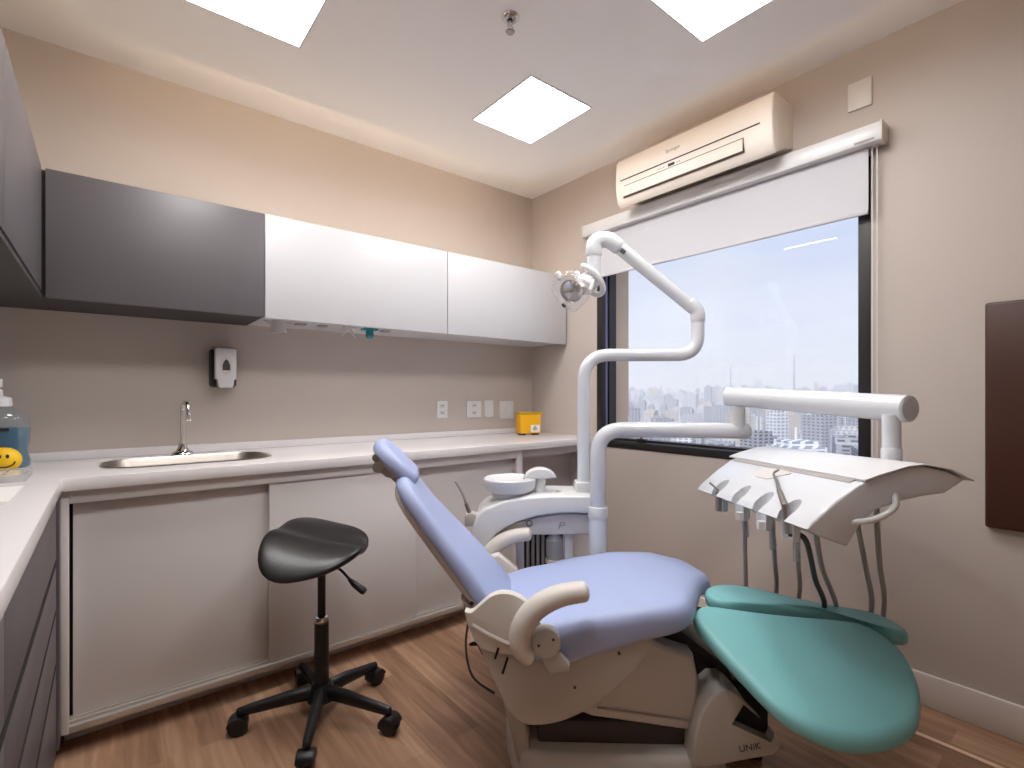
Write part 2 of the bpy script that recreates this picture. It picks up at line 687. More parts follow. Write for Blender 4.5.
# dropped centre of the ceiling, a hand's width below
ZI = 2.40
ix0, ix1, iy0, iy1, rr = -0.081, 1.960, -1.6, 2.258, 0.03
pl = []
for cx_, cy_, a0 in ((ix1 - rr, iy1 - rr, 0), (ix0 + rr, iy1 - rr, 90), (ix0 + rr, iy0 + rr, 180), (ix1 - rr, iy0 + rr, 270)):
    for k in range(5):
        a = math.radians(a0 + 90 * k / 4)
        pl.append((cx_ + rr * math.cos(a), cy_ + rr * math.sin(a), ZI))
b = NB(); prism(b, pl, (0, 0, 0.03))
tag(obj('ceiling', b, M_ceil), 'white dropped centre panel of the ceiling carrying the lamps', 'ceiling', kind='structure')
b = NB(); box(b, XB + .116, XO, WY1 - .006, WY1 - .0005, WZ0, WZ1)
tag(obj('trim_1', b, mat('tan_reveal_render', (204, 184, 164), .85, noise=.04), smooth=False), 'tan outer window reveal at the left of the glass', 'trim', kind='structure')
b = NB(); box(b, XB - .014, XB, YF, 2.0, 0, 0.118, 0.003)
tag(obj('baseboard_right', b, M_base), 'white baseboard along the window wall', 'baseboard', kind='structure')

# warm strips hidden on top of the dropped ceiling
t = thing('light_strip', 'warm hidden light strip above the ceiling edge by the cabinet wall', 'light strip', (0.95, 2.212, ZI + .03))
b = NB(); box(b, 0.0, 1.90, 2.205, 2.22, ZI + .03, ZI + .034); obj('mounting_channel', b, M_alu, t)
b = NB(); box(b, 0.0, 1.90, 2.207, 2.218, ZI + .034, ZI + .044); obj('glowing_tape', b, M_cove, t)
t = thing('light_strip', 'warm hidden light strip above the ceiling edge by the window wall', 'light strip', (1.917, 1.2, ZI + .03))
b = NB(); box(b, 1.91, 1.925, .1, 2.18, ZI + .03, ZI + .034); obj('mounting_channel', b, M_alu, t)
b = NB(); box(b, 1.912, 1.923, .1, 2.18, ZI + .034, ZI + .044); obj('glowing_tape', b, M_covew, t)
t = thing('light_strip', 'warm hidden light strip above the ceiling edge on the left', 'light strip', (-.043, 1.2, ZI + .03))
b = NB(); box(b, -.051, -.036, .1, 2.18, ZI + .03, ZI + .034); obj('mounting_channel', b, M_alu, t)
b = NB(); box(b, -.049, -.038, .1, 2.18, ZI + .034, ZI + .044); obj('glowing_tape', b, M_covew, t)
t = thing('light_strip', 'unseen warm light strip lying on top of the wall cabinets', 'light strip', (1.1, 2.36, 1.893))
b = NB(); box(b, 0.0, 2.25, 2.35, 2.375, 1.893, 1.897); obj('mounting_channel', b, M_alu, t)
b = NB(); box(b, 0.0, 2.25, 2.353, 2.372, 1.897, 1.903); obj('glowing_tape', b, M_shelf, t)
t = thing('light_strip', 'unseen warm light strip added on the left wall cabinets to brighten the ceiling', 'light strip', (-.26, 1.5, 1.893))
b = NB(); box(b, -.275, -.25, .8, 2.2, 1.893, 1.897); obj('mounting_channel', b, M_alu, t)  # part of the added unseen strip
b = NB(); box(b, -.272, -.253, .8, 2.2, 1.897, 1.903); obj('glowing_tape', b, M_shelf, t)  # unseen strip, added to lift the left part of the ceiling

# ceiling panels
LABELS = {(1, 0): 'square ceiling light panel nearest the corner above the treatment chair',
          (1, 1): 'square ceiling light panel at the top of the view near the window wall',
          (0, 0): 'square ceiling light panel above the grey cabinets and sink',
          (0, 1): 'square ceiling light panel above the left counter',
          }
for i, x0 in enumerate((0.197, 1.315)):
    for j, y0 in enumerate((1.510, 0.572)):
        x1, y1 = x0 + .346, y0 + .401
        t = thing('ceiling_light', LABELS[(i, j)], 'ceiling light', ((x0 + x1) / 2, (y0 + y1) / 2, ZI), group='square light panels in the ceiling')
        b = NB()
        f = .006
        box(b, x0 - f, x1 + f, y0 - f, y0, ZI - .004, ZI)
        box(b, x0 - f, x1 + f, y1, y1 + f, ZI - .004, ZI)
        box(b, x0 - f, x0, y0, y1, ZI - .004, ZI)
        box(b, x1, x1 + f, y0, y1, ZI - .004, ZI)
        obj('frame', b, M_white, t)
        b = NB(); box(b, x0, x1, y0, y1, ZI - .002, ZI)
        obj('diffuser', b, M_panel, t)

# fire sprinkler
sx, sy = 1.055, 1.319
t = thing('fire_sprinkler', 'chrome fire sprinkler on the white ceiling', 'sprinkler', (sx, sy, ZI))
b = NB(); lathe(b, [(0.031, 0), (0.030, -.004), (.022, -.012), (.012, -.012), (.012, -.004)], Matrix.Translation((sx, sy, ZI))); obj('rosette', b, M_chrome, t)
b = NB(); cyl(b, (sx, sy, ZI), (sx, sy, ZI - .03), .007)
for s in (-1, 1):
    tube(b, bend([(sx + s * .004, sy, ZI - .024), (sx + s * .013, sy, ZI - .032), (sx + s * .003, sy, ZI - .05)], .008), .0022, 8)
obj('valve', b, M_chrome, t)
b = NB(); lathe(b, [(.0, -.054), (.014, -.053), (.016, -.050), (.0, -.049)], Matrix.Translation((sx, sy, ZI))); obj('deflector', b, M_steel, t)

# ------------------------------------------------------------------ window
t = thing('window_1', 'black framed window with a city view below the white blind', 'window', (XB + .03, 1.35, WZ0), kind='structure')
FX0, FX1 = XB - .004, XB + .10
b = NB()
fw = .042
box(b, FX0, FX1, WY0, WY0 + fw, WZ0, WZ1, .002)
box(b, FX0, FX1, WY1 - fw, WY1, WZ0, WZ1, .002)
box(b, FX0, FX1, WY0, WY1, WZ0, WZ0 + .04, .002)
box(b, FX0, FX1, WY0, WY1, WZ1 - fw, WZ1, .002)
# inner stepped rails
box(b, FX1 - .05, FX1 + .012, WY1 - fw - .012, WY1 - fw, WZ0 + .04, WZ1 - fw)
box(b, FX1 - .05, FX1 + .012, WY0 + fw, WY0 + fw + .008, WZ0 + .04, WZ1 - fw)
box(b, FX1 - .05, FX1 + .012, WY0 + fw, WY1 - fw, WZ0 + .04, WZ0 + .052)
obj('window_frame', b, M_frame, t)
b = NB(); box(b, FX0 + .03, FX0 + .045, WY1 - fw - .004, WY1 - fw, WZ0 + .04, WZ1 - fw); obj('seal_strip', b, mat('blue_grey_seal', (104, 104, 138), .4), t)
b = NB(); box(b, FX1 - .022, FX1 - .016, WY0 + fw, WY1 - fw, WZ0 + .045, WZ1 - fw); obj('window_pane', b, M_glass, t, smooth=False)
hy = 1.74
b = NB(); box(b, XB + .01, XB + .03, hy - .03, hy + .03, WZ0 + .04, WZ0 + .062, .004)
tube(b, bend([(XB + .02, hy, WZ0 + .06), (XB + .012, hy, WZ0 + .092), (XB + .012, hy - .12, WZ0 + .095)], .02), [.008, .008, .009, .009, .008, .006, .005], 10)
obj('window_handle', b, M_black, t)

# blind
t = thing('roller_blind', 'white roller blind half lowered over the window', 'blind', (XB - .04, 1.39, 1.84))
b = NB(); box(b, XB - .072, XB, .596, 2.105, 2.084, 2.154, .006); obj('cassette', b, M_white, t)
for y0 in (.590, 2.104):
    b = NB(); box(b, XB - .074, XB, y0, y0 + .007, 2.080, 2.157, .002); obj('end_cap', b, M_ivory, t)
b = NB(); box(b, XB - .034, XB - .031, .645, 2.085, 1.84, 2.10); obj('fabric', b, M_fabric, t)
b = NB(); box(b, XB - .039, XB - .026, .645, 2.085, 1.826, 1.843, .004); obj('bottom_bar', b, M_fabric, t)
b = NB()
for yy in (.634, .618):
    tube(b, [(XB - .028, yy, 2.09), (XB - .028, yy, .80)], .0022, 6)
tube(b, bend([(XB - .028, .634, .80), (XB - .028, .626, .785), (XB - .028, .618, .80)], .008), .0022, 6)
obj('pull_cord', b, M_white, t)
b = NB(); box(b, XB - .076, XB - .0735, .615, .68, 2.092, 2.098); obj('maker_label', b, M_hose, t)

# wall plate above the blind
b = NB(); box(b, XB - .010, XB, .640, .722, 2.258, 2.368, .003)
tag(obj('blank_wall_plate', b, M_ivory), 'blank cream wall plate high above the end of the blind', 'wall plate')

# air conditioner
AY0, AY1 = .930, 1.745
t = thing('air_conditioner', 'cream split air conditioner mounted above the window blind', 'air conditioner', (XB, 1.31, 2.11))
prof = [(XB, 2.385), (2.165, 2.385), (2.135, 2.378), (2.122, 2.36), (2.116, 2.30), (2.116, 2.235), (2.122, 2.19), (2.132, 2.15), (2.155, 2.132), (2.19, 2.150), (2.235, 2.170), (XB, 2.195)]
b = NB(); prism(b, [(x, AY0, z) for x, z in prof], (0, AY1 - AY0, 0), .008, 3); obj('housing', b, mat('cream_ac_plastic', (238, 228, 217), .4), t)
b = NB(); box(b, 2.1135, 2.12, AY0 + .05, AY1 - .035, 2.258, 2.263); obj('panel_seam', b, mat('brown_gap', (60, 42, 34), .7), t)
b = NB()
box(b, 2.1145, 2.13, AY0 + .12, AY1 - .06, 2.226, 2.228)
obj('vent_seam', b, mat('soft_brown_gap', (150, 128, 112), .7), t)
b = NB()
M2 = Matrix.Translation((2.126, 0, 2.172)) @ Matrix.Rotation(math.radians(-14), 4, 'Y')
box(b, -.006, .002, AY0 + .12, AY1 - .05, -.0045, .0045, M=M2)
obj('vent_slot', b, MATS['brown_gap'], t)
b = NB(); box(b, 2.1145, 2.13, AY0 + .12, AY0 + .123, 2.172, 2.228); obj('flap_edge', b, MATS['brown_gap'], t)
b = NB(); box(b, 2.1135, 2.12, 1.385, 1.42, 2.234, 2.247); obj('display', b, M_greyd, t)
for yy in (1.445, 1.46, 1.475, 1.37, 1.358):
    b = NB(); box(b, 2.1142, 2.12, yy - .003, yy + .003, 2.238, 2.243); obj('indicator', b, M_hose, t)
b = text_mesh('Springer', .024)
bmesh.ops.transform(b, matrix=basis((2.1165, 1.395, 2.312), (0, -1, 0), (.06, 0, 1)), verts=b.verts)
obj('brand_mark', b, M_hose, t)

# brown wall panel on the right
b = NB(); box(b, XB - .03, XB, -.55, .316, .686, 1.436, .008, 3)
tag(obj('wall_panel', b, M_brown), 'dark brown wooden wall panel at the right edge', 'wall panel')
# pale strip on the floor
b = NB(); box(b, 2.090, 2.108, -1.2, .95, 0, .004, .0015)
tag(obj('floor_strip', b, M_strip), 'thin pale strip on the wood floor beside the baseboard', 'floor strip')

# ================================================================== CABINETS
# wall cabinets along the back wall
ZC0, ZC1, YC = 1.457, 1.893, 2.30
t = thing('wall_cabinet', 'wide graphite grey wall cabinet above the sink', 'cabinet', (.175, 2.48, ZC0))
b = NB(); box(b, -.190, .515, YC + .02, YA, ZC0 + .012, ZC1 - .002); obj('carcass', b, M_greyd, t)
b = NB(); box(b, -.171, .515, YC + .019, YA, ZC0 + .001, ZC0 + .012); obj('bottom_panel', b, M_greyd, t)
b = NB(); box(b, -.163, .515, YC, YC + .019, ZC0, ZC1 - .001, .0015); obj('door', b, M_grey, t)
t = thing('wall_cabinet', 'long white wall cabinet with hanging holders under it', 'cabinet', (.97, 2.48, ZC0))
b = NB(); box(b, .517, 1.41, YC + .02, YA, ZC0 + .004, ZC1); obj('carcass', b, M_lamw, t)
b = NB(); box(b, .518, 1.411, YC, YC + .019, ZC0 - .003, ZC1 - .001, .0015); obj('door', b, M_lamw, t)
t = thing('wall_cabinet', 'short white wall cabinet next to the window wall', 'cabinet', (1.85, 2.48, ZC0))
b = NB(); box(b, 1.412, 2.30, YC + .02, YA, ZC0 + .004, ZC1); obj('carcass', b, M_lamw, t)
b = NB(); box(b, 1.415, 2.30, YC, YC + .019, ZC0 - .003, ZC1 - .001, .0015); obj('door', b, M_lamw, t)
# left wall cabinets, side-on
XC = -.172
t = thing('wall_cabinet', 'graphite wall cabinet turned side-on at the left, in the corner', 'cabinet', (-.4, 1.92, ZC0))
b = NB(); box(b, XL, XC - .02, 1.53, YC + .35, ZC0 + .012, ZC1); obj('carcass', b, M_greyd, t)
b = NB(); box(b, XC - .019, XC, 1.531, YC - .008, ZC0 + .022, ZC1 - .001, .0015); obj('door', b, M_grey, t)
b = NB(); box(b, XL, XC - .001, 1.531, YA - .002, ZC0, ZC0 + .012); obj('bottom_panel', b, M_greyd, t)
t = thing('wall_cabinet', 'dark wall cabinet cut by the left edge of the view', 'cabinet', (-.4, 1.15, ZC0))
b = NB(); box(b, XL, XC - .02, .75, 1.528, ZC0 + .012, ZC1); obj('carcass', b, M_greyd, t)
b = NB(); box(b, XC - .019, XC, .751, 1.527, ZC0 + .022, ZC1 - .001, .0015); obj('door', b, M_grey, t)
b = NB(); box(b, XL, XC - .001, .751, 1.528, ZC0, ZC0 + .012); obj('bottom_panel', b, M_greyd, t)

# holders hanging under the white cabinet
def clip_plate(x, y, w, label, m):
    b = NB(); box(b, x - w, x + w, y - .022, y + .022, ZC0 - .004, ZC0 + .004, .002)
    tag(obj('mounting_plate', b, m), label, 'holder', 'small plates under the white cabinet')
clip_plate(.70, 2.44, .024, 'small dark plate under the white cabinet, right of the frosted cup', M_hose)
clip_plate(.80, 2.44, .02, 'small dark plate under the white cabinet, left of the white clip', M_hose)
clip_plate(1.115, 2.43, .022, 'small dark plate under the white cabinet, right of the teal holder', M_hose)
t = thing('cup_holder', 'frosted plastic cup holder hanging under the white cabinet', 'holder', (.585, 2.42, ZC0 - .06))
b = NB(); lathe(b, [(.028, 0), (.034, -.055), (.031, -.055), (.025, 0)], Matrix.Translation((.60, 2.42, ZC0 + .004))); obj('cup', b, M_frost, t)
b = NB(); prism(b, [(.535, 2.42, ZC0 + .004), (.66, 2.42, ZC0 + .004), (.62, 2.42, ZC0 - .02), (.575, 2.42, ZC0 - .02)], (0, .012, 0), .002); obj('bracket', b, M_lamw, t)
t = thing('hanging_clip', 'white forked clip hanging under the white cabinet', 'clip', (.92, 2.42, ZC0 - .05))
b = NB()
for s in (-1, 1):
    tube(b, bend([(.92, 2.42, ZC0 + .002), (.92 + s * .012, 2.42, ZC0 - .015), (.92 + s * .034, 2.42, ZC0 - .045)], .01), [.009, .008, .007, .007, .006, .006, .006, .005, .004], 8)
obj('fork', b, M_white, t)
b = NB(); box(b, .895, .955, 2.40, 2.44, ZC0 - .004, ZC0 + .004, .002); obj('plate', b, M_ivory, t)
t = thing('cup_holder', 'small teal holder hanging under the white cabinet', 'holder', (1.02, 2.42, ZC0 - .05))
b = NB(); lathe(b, [(.018, 0), (.021, -.04), (.012, -.05), (.0, -.05)], Matrix.Translation((1.02, 2.40, ZC0 + .004)), 16); obj('cup', b, M_tealp, t)
b = NB(); box(b, .985, 1.06, 2.385, 2.43, ZC0 - .006, ZC0 + .004, .002); obj('plate', b, M_tealp, t)

# base cabinet under the sink: sliding doors
YB, ZT0, ZT1 = 2.07, .832, .872
t = thing('base_cabinet', 'long white base cabinet with sliding doors under the sink', 'cabinet', (.8, 2.36, 0))
b = NB()
box(b, -.111, 1.735, YB + .06, YA, .078, .10)
box(b, -.111, -.095, YB + .02, YA, .10, ZT0)
box(b, 1.70, 1.735, YB + .02, YA, .10, ZT0)
box(b, -.111, 1.735, YB + .12, YB + .135, 0, .085)
obj('carcass', b, M_lam, t)
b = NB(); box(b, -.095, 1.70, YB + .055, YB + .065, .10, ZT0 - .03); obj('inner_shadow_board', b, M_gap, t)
b = NB()
box(b, -.113, -.093, YB, YB + .022, .078, ZT0 - .002, .002)
box(b, 1.70, 1.737, YB, YB + .022, .078, ZT0 - .002, .002)
box(b, -.093, 1.70, YB, YB + .022, ZT0 - .042, ZT0 - .002, .002)
obj('face_frame', b, M_lam, t)
b = NB()
box(b, -.093, 1.70, YB, YB + .018, .078, .099, .002)
box(b, -.093, 1.70, YB + .018, YB + .03, .09, .107, .002)
box(b, -.093, 1.70, YB + .03, YB + .05, .085, .112, .001)
obj('sliding_track', b, M_alu, t)
b = NB(); box(b, -.085, .50, YB + .034, YB + .05, .107, ZT0 - .035, .002); obj('sliding_door', b, M_lam, t)
b = NB(); box(b, .482, 1.105, YB + .008, YB + .024, .1, ZT0 - .035, .002); obj('sliding_door', b, M_lam, t)
b = NB(); box(b, 1.09, 1.70, YB + .034, YB + .05, .107, ZT0 - .035, .002); obj('sliding_door', b, M_lam, t)
# open niche at the right end
t = thing('open_cabinet', 'open grey shelf niche under the counter by the window wall', 'cabinet', (2.03, 2.36, 0))
b = NB()
box(b, 1.739, 1.752, YB + .01, YA, .078, ZT0)
box(b, 2.30, 2.315, YB + .01, YA, .078, ZT0)
box(b, 1.752, 2.30, YB + .01, YA, .078, .095)
box(b, 1.752, 2.30, 2.26, 2.28, .095, ZT0)
box(b, 1.752, 2.30, YB + .01, YB + .03, ZT0 - .04, ZT0)
box(b, 1.739, 2.315, YB + .12, YB + .135, 0, .08)
obj('carcass', b, M_niche, t)
b = NB(); box(b, 1.752, 2.30, YB + .06, 2.26, .45, .466); obj('shelf', b, M_niche, t)
# left drawer unit
XD = -.118
t = thing('drawer_unit', 'graphite drawer unit under the left counter', 'drawer unit', (-.36, 1.3, 0))
b = NB(); box(b, XL + .03, XD - .02, .3, 2.06, .08, ZT0); box(b, XL + .03, XD - .06, .3, 2.06, 0, .08); obj('carcass', b, M_gap, t)
b = NB(); box(b, XD - .02, XD - .002, 1.985, 2.069, .06, ZT0 - .002, .001); box(b, XD - .02, -.1135, 2.03, 2.09, .06, ZT0 - .002); obj('end_filler', b, M_grey, t)
zs = [(.645, ZT0 - .004), (.498, .627), (.343, .488), (.07, .328)]
for z0, z1 in zs:
    b = NB(); box(b, XD - .02, XD, 1.05, 1.983, z0, z1, .0015); obj('drawer', b, M_grey, t)
for z0, z1 in zs:
    b = NB(); box(b, XD - .02, XD, .3, 1.045, z0, z1, .0015); obj('drawer', b, M_grey, t)
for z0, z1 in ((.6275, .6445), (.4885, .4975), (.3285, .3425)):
    b = NB(); box(b, XD - .019, XD + .0006, .3, 1.983, z0 - .002, z1 + .001); obj('painted_gap_shade', b, M_gap, t)  # near-black strips standing in for the shade of the finger-pull recesses

# L-shaped counter with the sink cut out
SX0, SX1, SY0, SY1 = -.01, .53, 2.215, 2.50
b = NB()
prism(b, [(XL, .3, ZT0), (-.108, .3, ZT0), (-.108, 2.05, ZT0), (XB, 2.05, ZT0), (XB, YA, ZT0), (XL, YA, ZT0)], (0, 0, ZT1 - ZT0), .0025)
c = NB()
def rrect(x0, x1, y0, y1, r, z, n=6):
    out = []
    for cx_, cy_, a0 in ((x1 - r, y1 - r, 0), (x0 + r, y1 - r, 90), (x0 + r, y0 + r, 180), (x1 - r, y0 + r, 270)):
        for k in range(n):
            a = math.radians(a0 + 90 * k / (n - 1))
            out.append((cx_ + r * math.cos(a), cy_ + r * math.sin(a), z))
    return out
prism(c, rrect(SX0, SX1, SY0, SY1, .10, ZT0 - .05), (0, 0, .2))
b = bool_cut(b, c)
ct = thing('countertop', 'white L-shaped stone countertop with backsplash', 'countertop', (.9, 2.3, ZT0))
obj('slab', b, M_counter, ct, angle=30)
b = NB(); box(b, XL, XB, YA - .018, YA, ZT1, .906, .002); box(b, XL, XL + .018, .3, YA - .018, ZT1, .906, .002); obj('backsplash', b, M_counter, ct)
# sink
t = thing('sink', 'long stainless steel sink set in the white counter', 'sink', (.26, 2.36, .70))
b = NB()
levels = [(0.012, ZT1 + .002), (.012, ZT1 + .0035), (0.0, ZT1 + .0035), (-.006, ZT1 - .004), (-.012, ZT1 - .10), (-.03, ZT1 - .125), (-.06, ZT1 - .13)]
rings = []
for ins, z in levels:
    r = max(.1 + ins, .03)
    rings.append([b.verts.new(p) for p in rrect(SX0 - ins, SX1 + ins, SY0 - ins, SY1 + ins, r, z, 8)])
for a_, b_ in zip(rings[:-1], rings[1:]):
    n_ = len(a_)
    for k in range(n_):
        b.faces.new((a_[k], a_[(k + 1) % n_], b_[(k + 1) % n_], b_[k]))
b.faces.new(rings[-1])
obj('basin', b, M_steel, t)
b = NB(); lathe(b, [(.0, .004), (.03, .004), (.035, .001), (.035, 0), (0, 0)], Matrix.Translation((.26, 2.36, ZT1 - .13))); obj('drain', b, M_chrome, t)
# tap
tx, ty = .25, 2.555
t = thing('tap', 'chrome gooseneck tap behind the sink', 'tap', (tx, ty, ZT1))
b = NB(); lathe(b, [(.032, 0), (.032, .004), (.028, .012), (.018, .018), (.012, .034), (.010, .05), (0, .05)], Matrix.Translation((tx, ty, ZT1)), 24, 1.4, 1.0); obj('base', b, M_chrome, t)
b = NB()
pts = [Vector((tx, ty, ZT1 + .03)), Vector((tx, ty, ZT1 + .19))]
for k in range(1, 10):
    a = math.pi * k / 9
    pts.append(Vector((tx + .006 * (1 - math.cos(a)), ty - .036 * (1 - math.cos(a)), ZT1 + .19 + .036 * math.sin(a))))
pts.append(pts[-1] + Vector((.001, -.003, -.03)))
tube(b, pts, .0085, 14)
obj('spout', b, M_chrome, t)
b = NB(); cyl(b, pts[-1] + Vector((0, 0, .018)), pts[-1] - Vector((0, 0, .014)), .0115, 16, .002); obj('aerator', b, M_chrome, t)

# soap dispenser on the wall
t = thing('soap_dispenser', 'white and black soap dispenser on the wall above the sink', 'soap dispenser', (.405, YA, 1.16))
b = NB(); box(b, .358, .462, YA - .075, YA, 1.163, 1.338, .014, 3); obj('back_body', b, M_black, t)
b = NB(); prism(b, [(.362, YA - .06, 1.332), (.374, YA - .10, 1.326), (.450, YA - .10, 1.326), (.459, YA - .06, 1.332)], (0, 0, .012), .002); obj('grey_top', b, M_hose, t)
b = NB()
pp = [(.371, 1.20), (.371, 1.33), (.378, 1.338), (.447, 1.338), (.454, 1.33), (.454, 1.20), (.445, 1.195), (.443, 1.170), (.436, 1.160), (.388, 1.160), (.381, 1.170), (.379, 1.195)]
prism(b, [(x, YA - .108, z) for x, z in pp], (0, .05, 0), .006, 2)
obj('front_cover', b, M_white, t)
b = NB()
ell = lambda cx_, cz, a, c_: [(cx_ + a * math.cos(2 * math.pi * k / 24), YA - .1095, cz + c_ * math.sin(2 * math.pi * k / 24)) for k in range(24)]
prism(b, ell(.413, 1.258, .024, .042), (0, .004, 0)); obj('arch_rim', b, M_greyw, t)
b = NB()
prism(b, [(.398, YA - .111, 1.238), (.428, YA - .111, 1.238), (.428, YA - .111, 1.262), (.421, YA - .111, 1.280), (.413, YA - .111, 1.288), (.405, YA - .111, 1.280), (.398, YA - .111, 1.262)], (0, .004, 0)); obj('level_window', b, M_greyd, t)

# sockets on the back wall
def plate(name, x0, x1, z0, z1, label, holes):
    t = thing(name, label, 'socket' if 'socket' in name else 'switch', ((x0 + x1) / 2, YA, z0))
    b = NB(); box(b, x0, x1, YA - .009, YA, z0, z1, .003); obj('cover_plate', b, M_white, t)
    for (hx, hz, kind) in holes:
        b = NB()
        if kind == 's':
            box(b, hx - .017, hx + .017, YA - .0105, YA - .006, hz - .013, hz + .013, .002)
            o_ = obj('socket_insert', b, M_greyw, t)
            b = NB()
            for d in (-.008, 0, .008):
                cyl(b, (hx + d, YA - .0112, hz), (hx + d, YA - .008, hz), .0026, 10)
            obj('pin_hole', b, M_greyd, o_)
        else:
            box(b, hx - .018, hx + .018, YA - .014, YA - .006, hz - .025, hz + .025, .003)
            obj('rocker', b, M_white, t)
plate('wall_socket', 1.55, 1.625, .988, 1.092, 'double wall socket left of the other white plates', [(1.587, 1.062, 's'), (1.587, 1.02, 's')])
plate('wall_socket', 1.765, 1.878, .985, 1.09, 'wide socket plate second from the left above the counter', [(1.822, 1.062, 's'), (1.822, 1.015, 's')])
plate('wall_switch', 1.903, 1.975, .985, 1.094, 'narrow white switch plate beside the wide socket plate', [(1.939, 1.04, 'r')])
plate('wall_switch', 2.025, 2.145, .97, 1.088, 'square cream switch plate nearest the room corner', [(2.06, 1.03, 'r'), (2.11, 1.03, 'r')])

# sharps box
a = math.radians(4)
sb = Matrix.Translation((2.112, 2.455, ZT1)) @ Matrix.Rotation(math.radians(-18), 4, 'Z') @ Matrix.Diagonal((.84, .84, .96, 1))
t = thing('sharps_box', 'yellow cardboard sharps box in the counter corner', 'box', (2.112, 2.455, ZT1), -18)
b = NB(); box(b, -.082, .082, -.05, .05, .012, .15, .002, M=sb); obj('body', b, M_yellow, t)
b = NB(); box(b, -.086, .086, -.054, .054, .138, .152, .002, M=sb); box(b, .084, .112, -.05, -.02, .137, .150, .002, M=sb); obj('lid', b, mat('yellow_card_lid', (196, 148, 20), .55), t)
b = NB(); box(b, .0, .074, -.0515, -.049, .02, .068, M=sb); l_ = obj('label_patch', b, M_label, t)
b = NB()
mm = sb @ Matrix.Translation((.035, -.052, .045)) @ Matrix.Rotation(math.radians(90), 4, 'X')
for k in range(3):
    an = math.radians(90 + 120 * k)
    tube(b, [mm @ Vector((.008 * math.cos(an) + .008 * math.cos(math.radians(a_)), .008 * math.sin(an) + .008 * math.sin(math.radians(a_)), 0)) for a_ in range(0, 361, 24)], .0016, 6)
obj('biohazard_mark', b, M_ink, l_)
for i in (-1, 1):
    b = NB(); box(b, i * .055 - .015, i * .055 + .015, -.045, .045, 0, .013, M=sb); obj('foot', b, M_greyd, t)

# mouthwash bottle
bx, by = -.298, 2.48
t = thing('pump_bottle', 'blue mouthwash bottle with white pump on the counter corner', 'bottle', (bx, by, ZT1))
def bot(zs):
    return zs
pr = [(.0, 0), (.080, 0), (.086, .007), (.085, .028), (.079, .050), (.078, .065), (.083, .095), (.085, .14), (.083, .17), (.072, .19), (.052, .203), (.040, .210), (.036, .223), (.0, .223)]
b = NB(); lathe(b, [(r_, z_) for r_, z_ in pr], Matrix.Translation((bx, by, ZT1)), 36, 1.0, .62); obj('clear_shell', b, M_bottle, t)
b = NB(); lathe(b, [(.0, .003), (.077, .003), (.083, .009), (.082, .028), (.076, .050), (.075, .065), (.080, .095), (.082, .14), (.0, .14)], Matrix.Translation((bx, by, ZT1)), 36, 1.0, .62); obj('liquid', b, M_liquid, t)
b = NB()
vs = []
for k in range(15):
    an = math.radians(200 + 110 * k / 14)
    row = []
    for z_ in (.03, .145):
        rr_ = .0865
        row.append(b.verts.new((bx + rr_ * math.cos(an), by + rr_ * .64 * math.sin(an), ZT1 + z_)))
    vs.append(row)
for r0, r1 in zip(vs[:-1], vs[1:]):
    b.faces.new((r0[0], r1[0], r1[1], r0[1]))
bmesh.ops.solidify(b, geom=b.faces[:], thickness=.001)
lb = obj('front_label', b, M_blab, t)
b = NB(); box(b, bx - .03, bx + .035, by - .060, by - .0545, ZT1 + .132, ZT1 + .143); obj('label_band', b, M_ink, lb)
b = NB(); box(b, bx - .025, bx + .012, by - .061, by - .056, ZT1 + .135, ZT1 + .141); obj('orange_print', b, M_orange, lb)
b = NB(); box(b, bx + .012, bx + .04, by - .059, by - .053, ZT1 + .04, ZT1 + .075); obj('barcode_patch', b, M_label, lb)
b = NB(); lathe(b, [(.036, .216), (.038, .222), (.036, .246), (.026, .250), (.014, .254), (.013, .274), (.007, .276), (.007, .289), (.0, .289)], Matrix.Translation((bx, by, ZT1)), 24); obj('collar', b, M_white, t)
b = NB()
cyl(b, (bx, by, ZT1 + .284), (bx, by, ZT1 + .312), .013, 16, .002)
tube(b, bend([(bx, by, ZT1 + .304), (bx - .05, by - .01, ZT1 + .304), (bx - .06, by - .012, ZT1 + .291)], .01), .006, 10)
obj('pump_head', b, M_white, t)

# smiling yellow ball
c_ = Vector((-.268, 2.335, ZT1 + .042))
t = thing('smiley_ball', 'yellow smiling foam ball in front of the mouthwash bottle', 'ball', (c_.x, c_.y, ZT1))
b = NB(); bmesh.ops.create_uvsphere(b, u_segments=32, v_segments=18, radius=.042, matrix=Matrix.Translation(c_) @ Matrix.Diagonal((1.1, .8, 1, 1))); obj('body', b, M_smile, t)
def onball(dx, dz, off=.001):
    n_ = max(0.0, 1 - (dx / .0462) ** 2 - (dz / .042) ** 2)
    return c_ + Vector((dx, -.0336 * math.sqrt(n_) - off, dz))
for dx in (-.004, .014):
    b = NB(); bmesh.ops.create_uvsphere(b, u_segments=12, v_segments=8, radius=.0045, matrix=Matrix.Translation(onball(dx, .014)) @ Matrix.Diagonal((1, .3, 1.5, 1))); obj('eye', b, M_ink, t)
b = NB(); tube(b, [onball(.005 + .026 * math.cos(x), -.004 + .018 * math.sin(x)) for x in [math.pi + math.pi * k / 12 for k in range(13)]], .0022, 8); obj('mouth', b, M_ink, t)

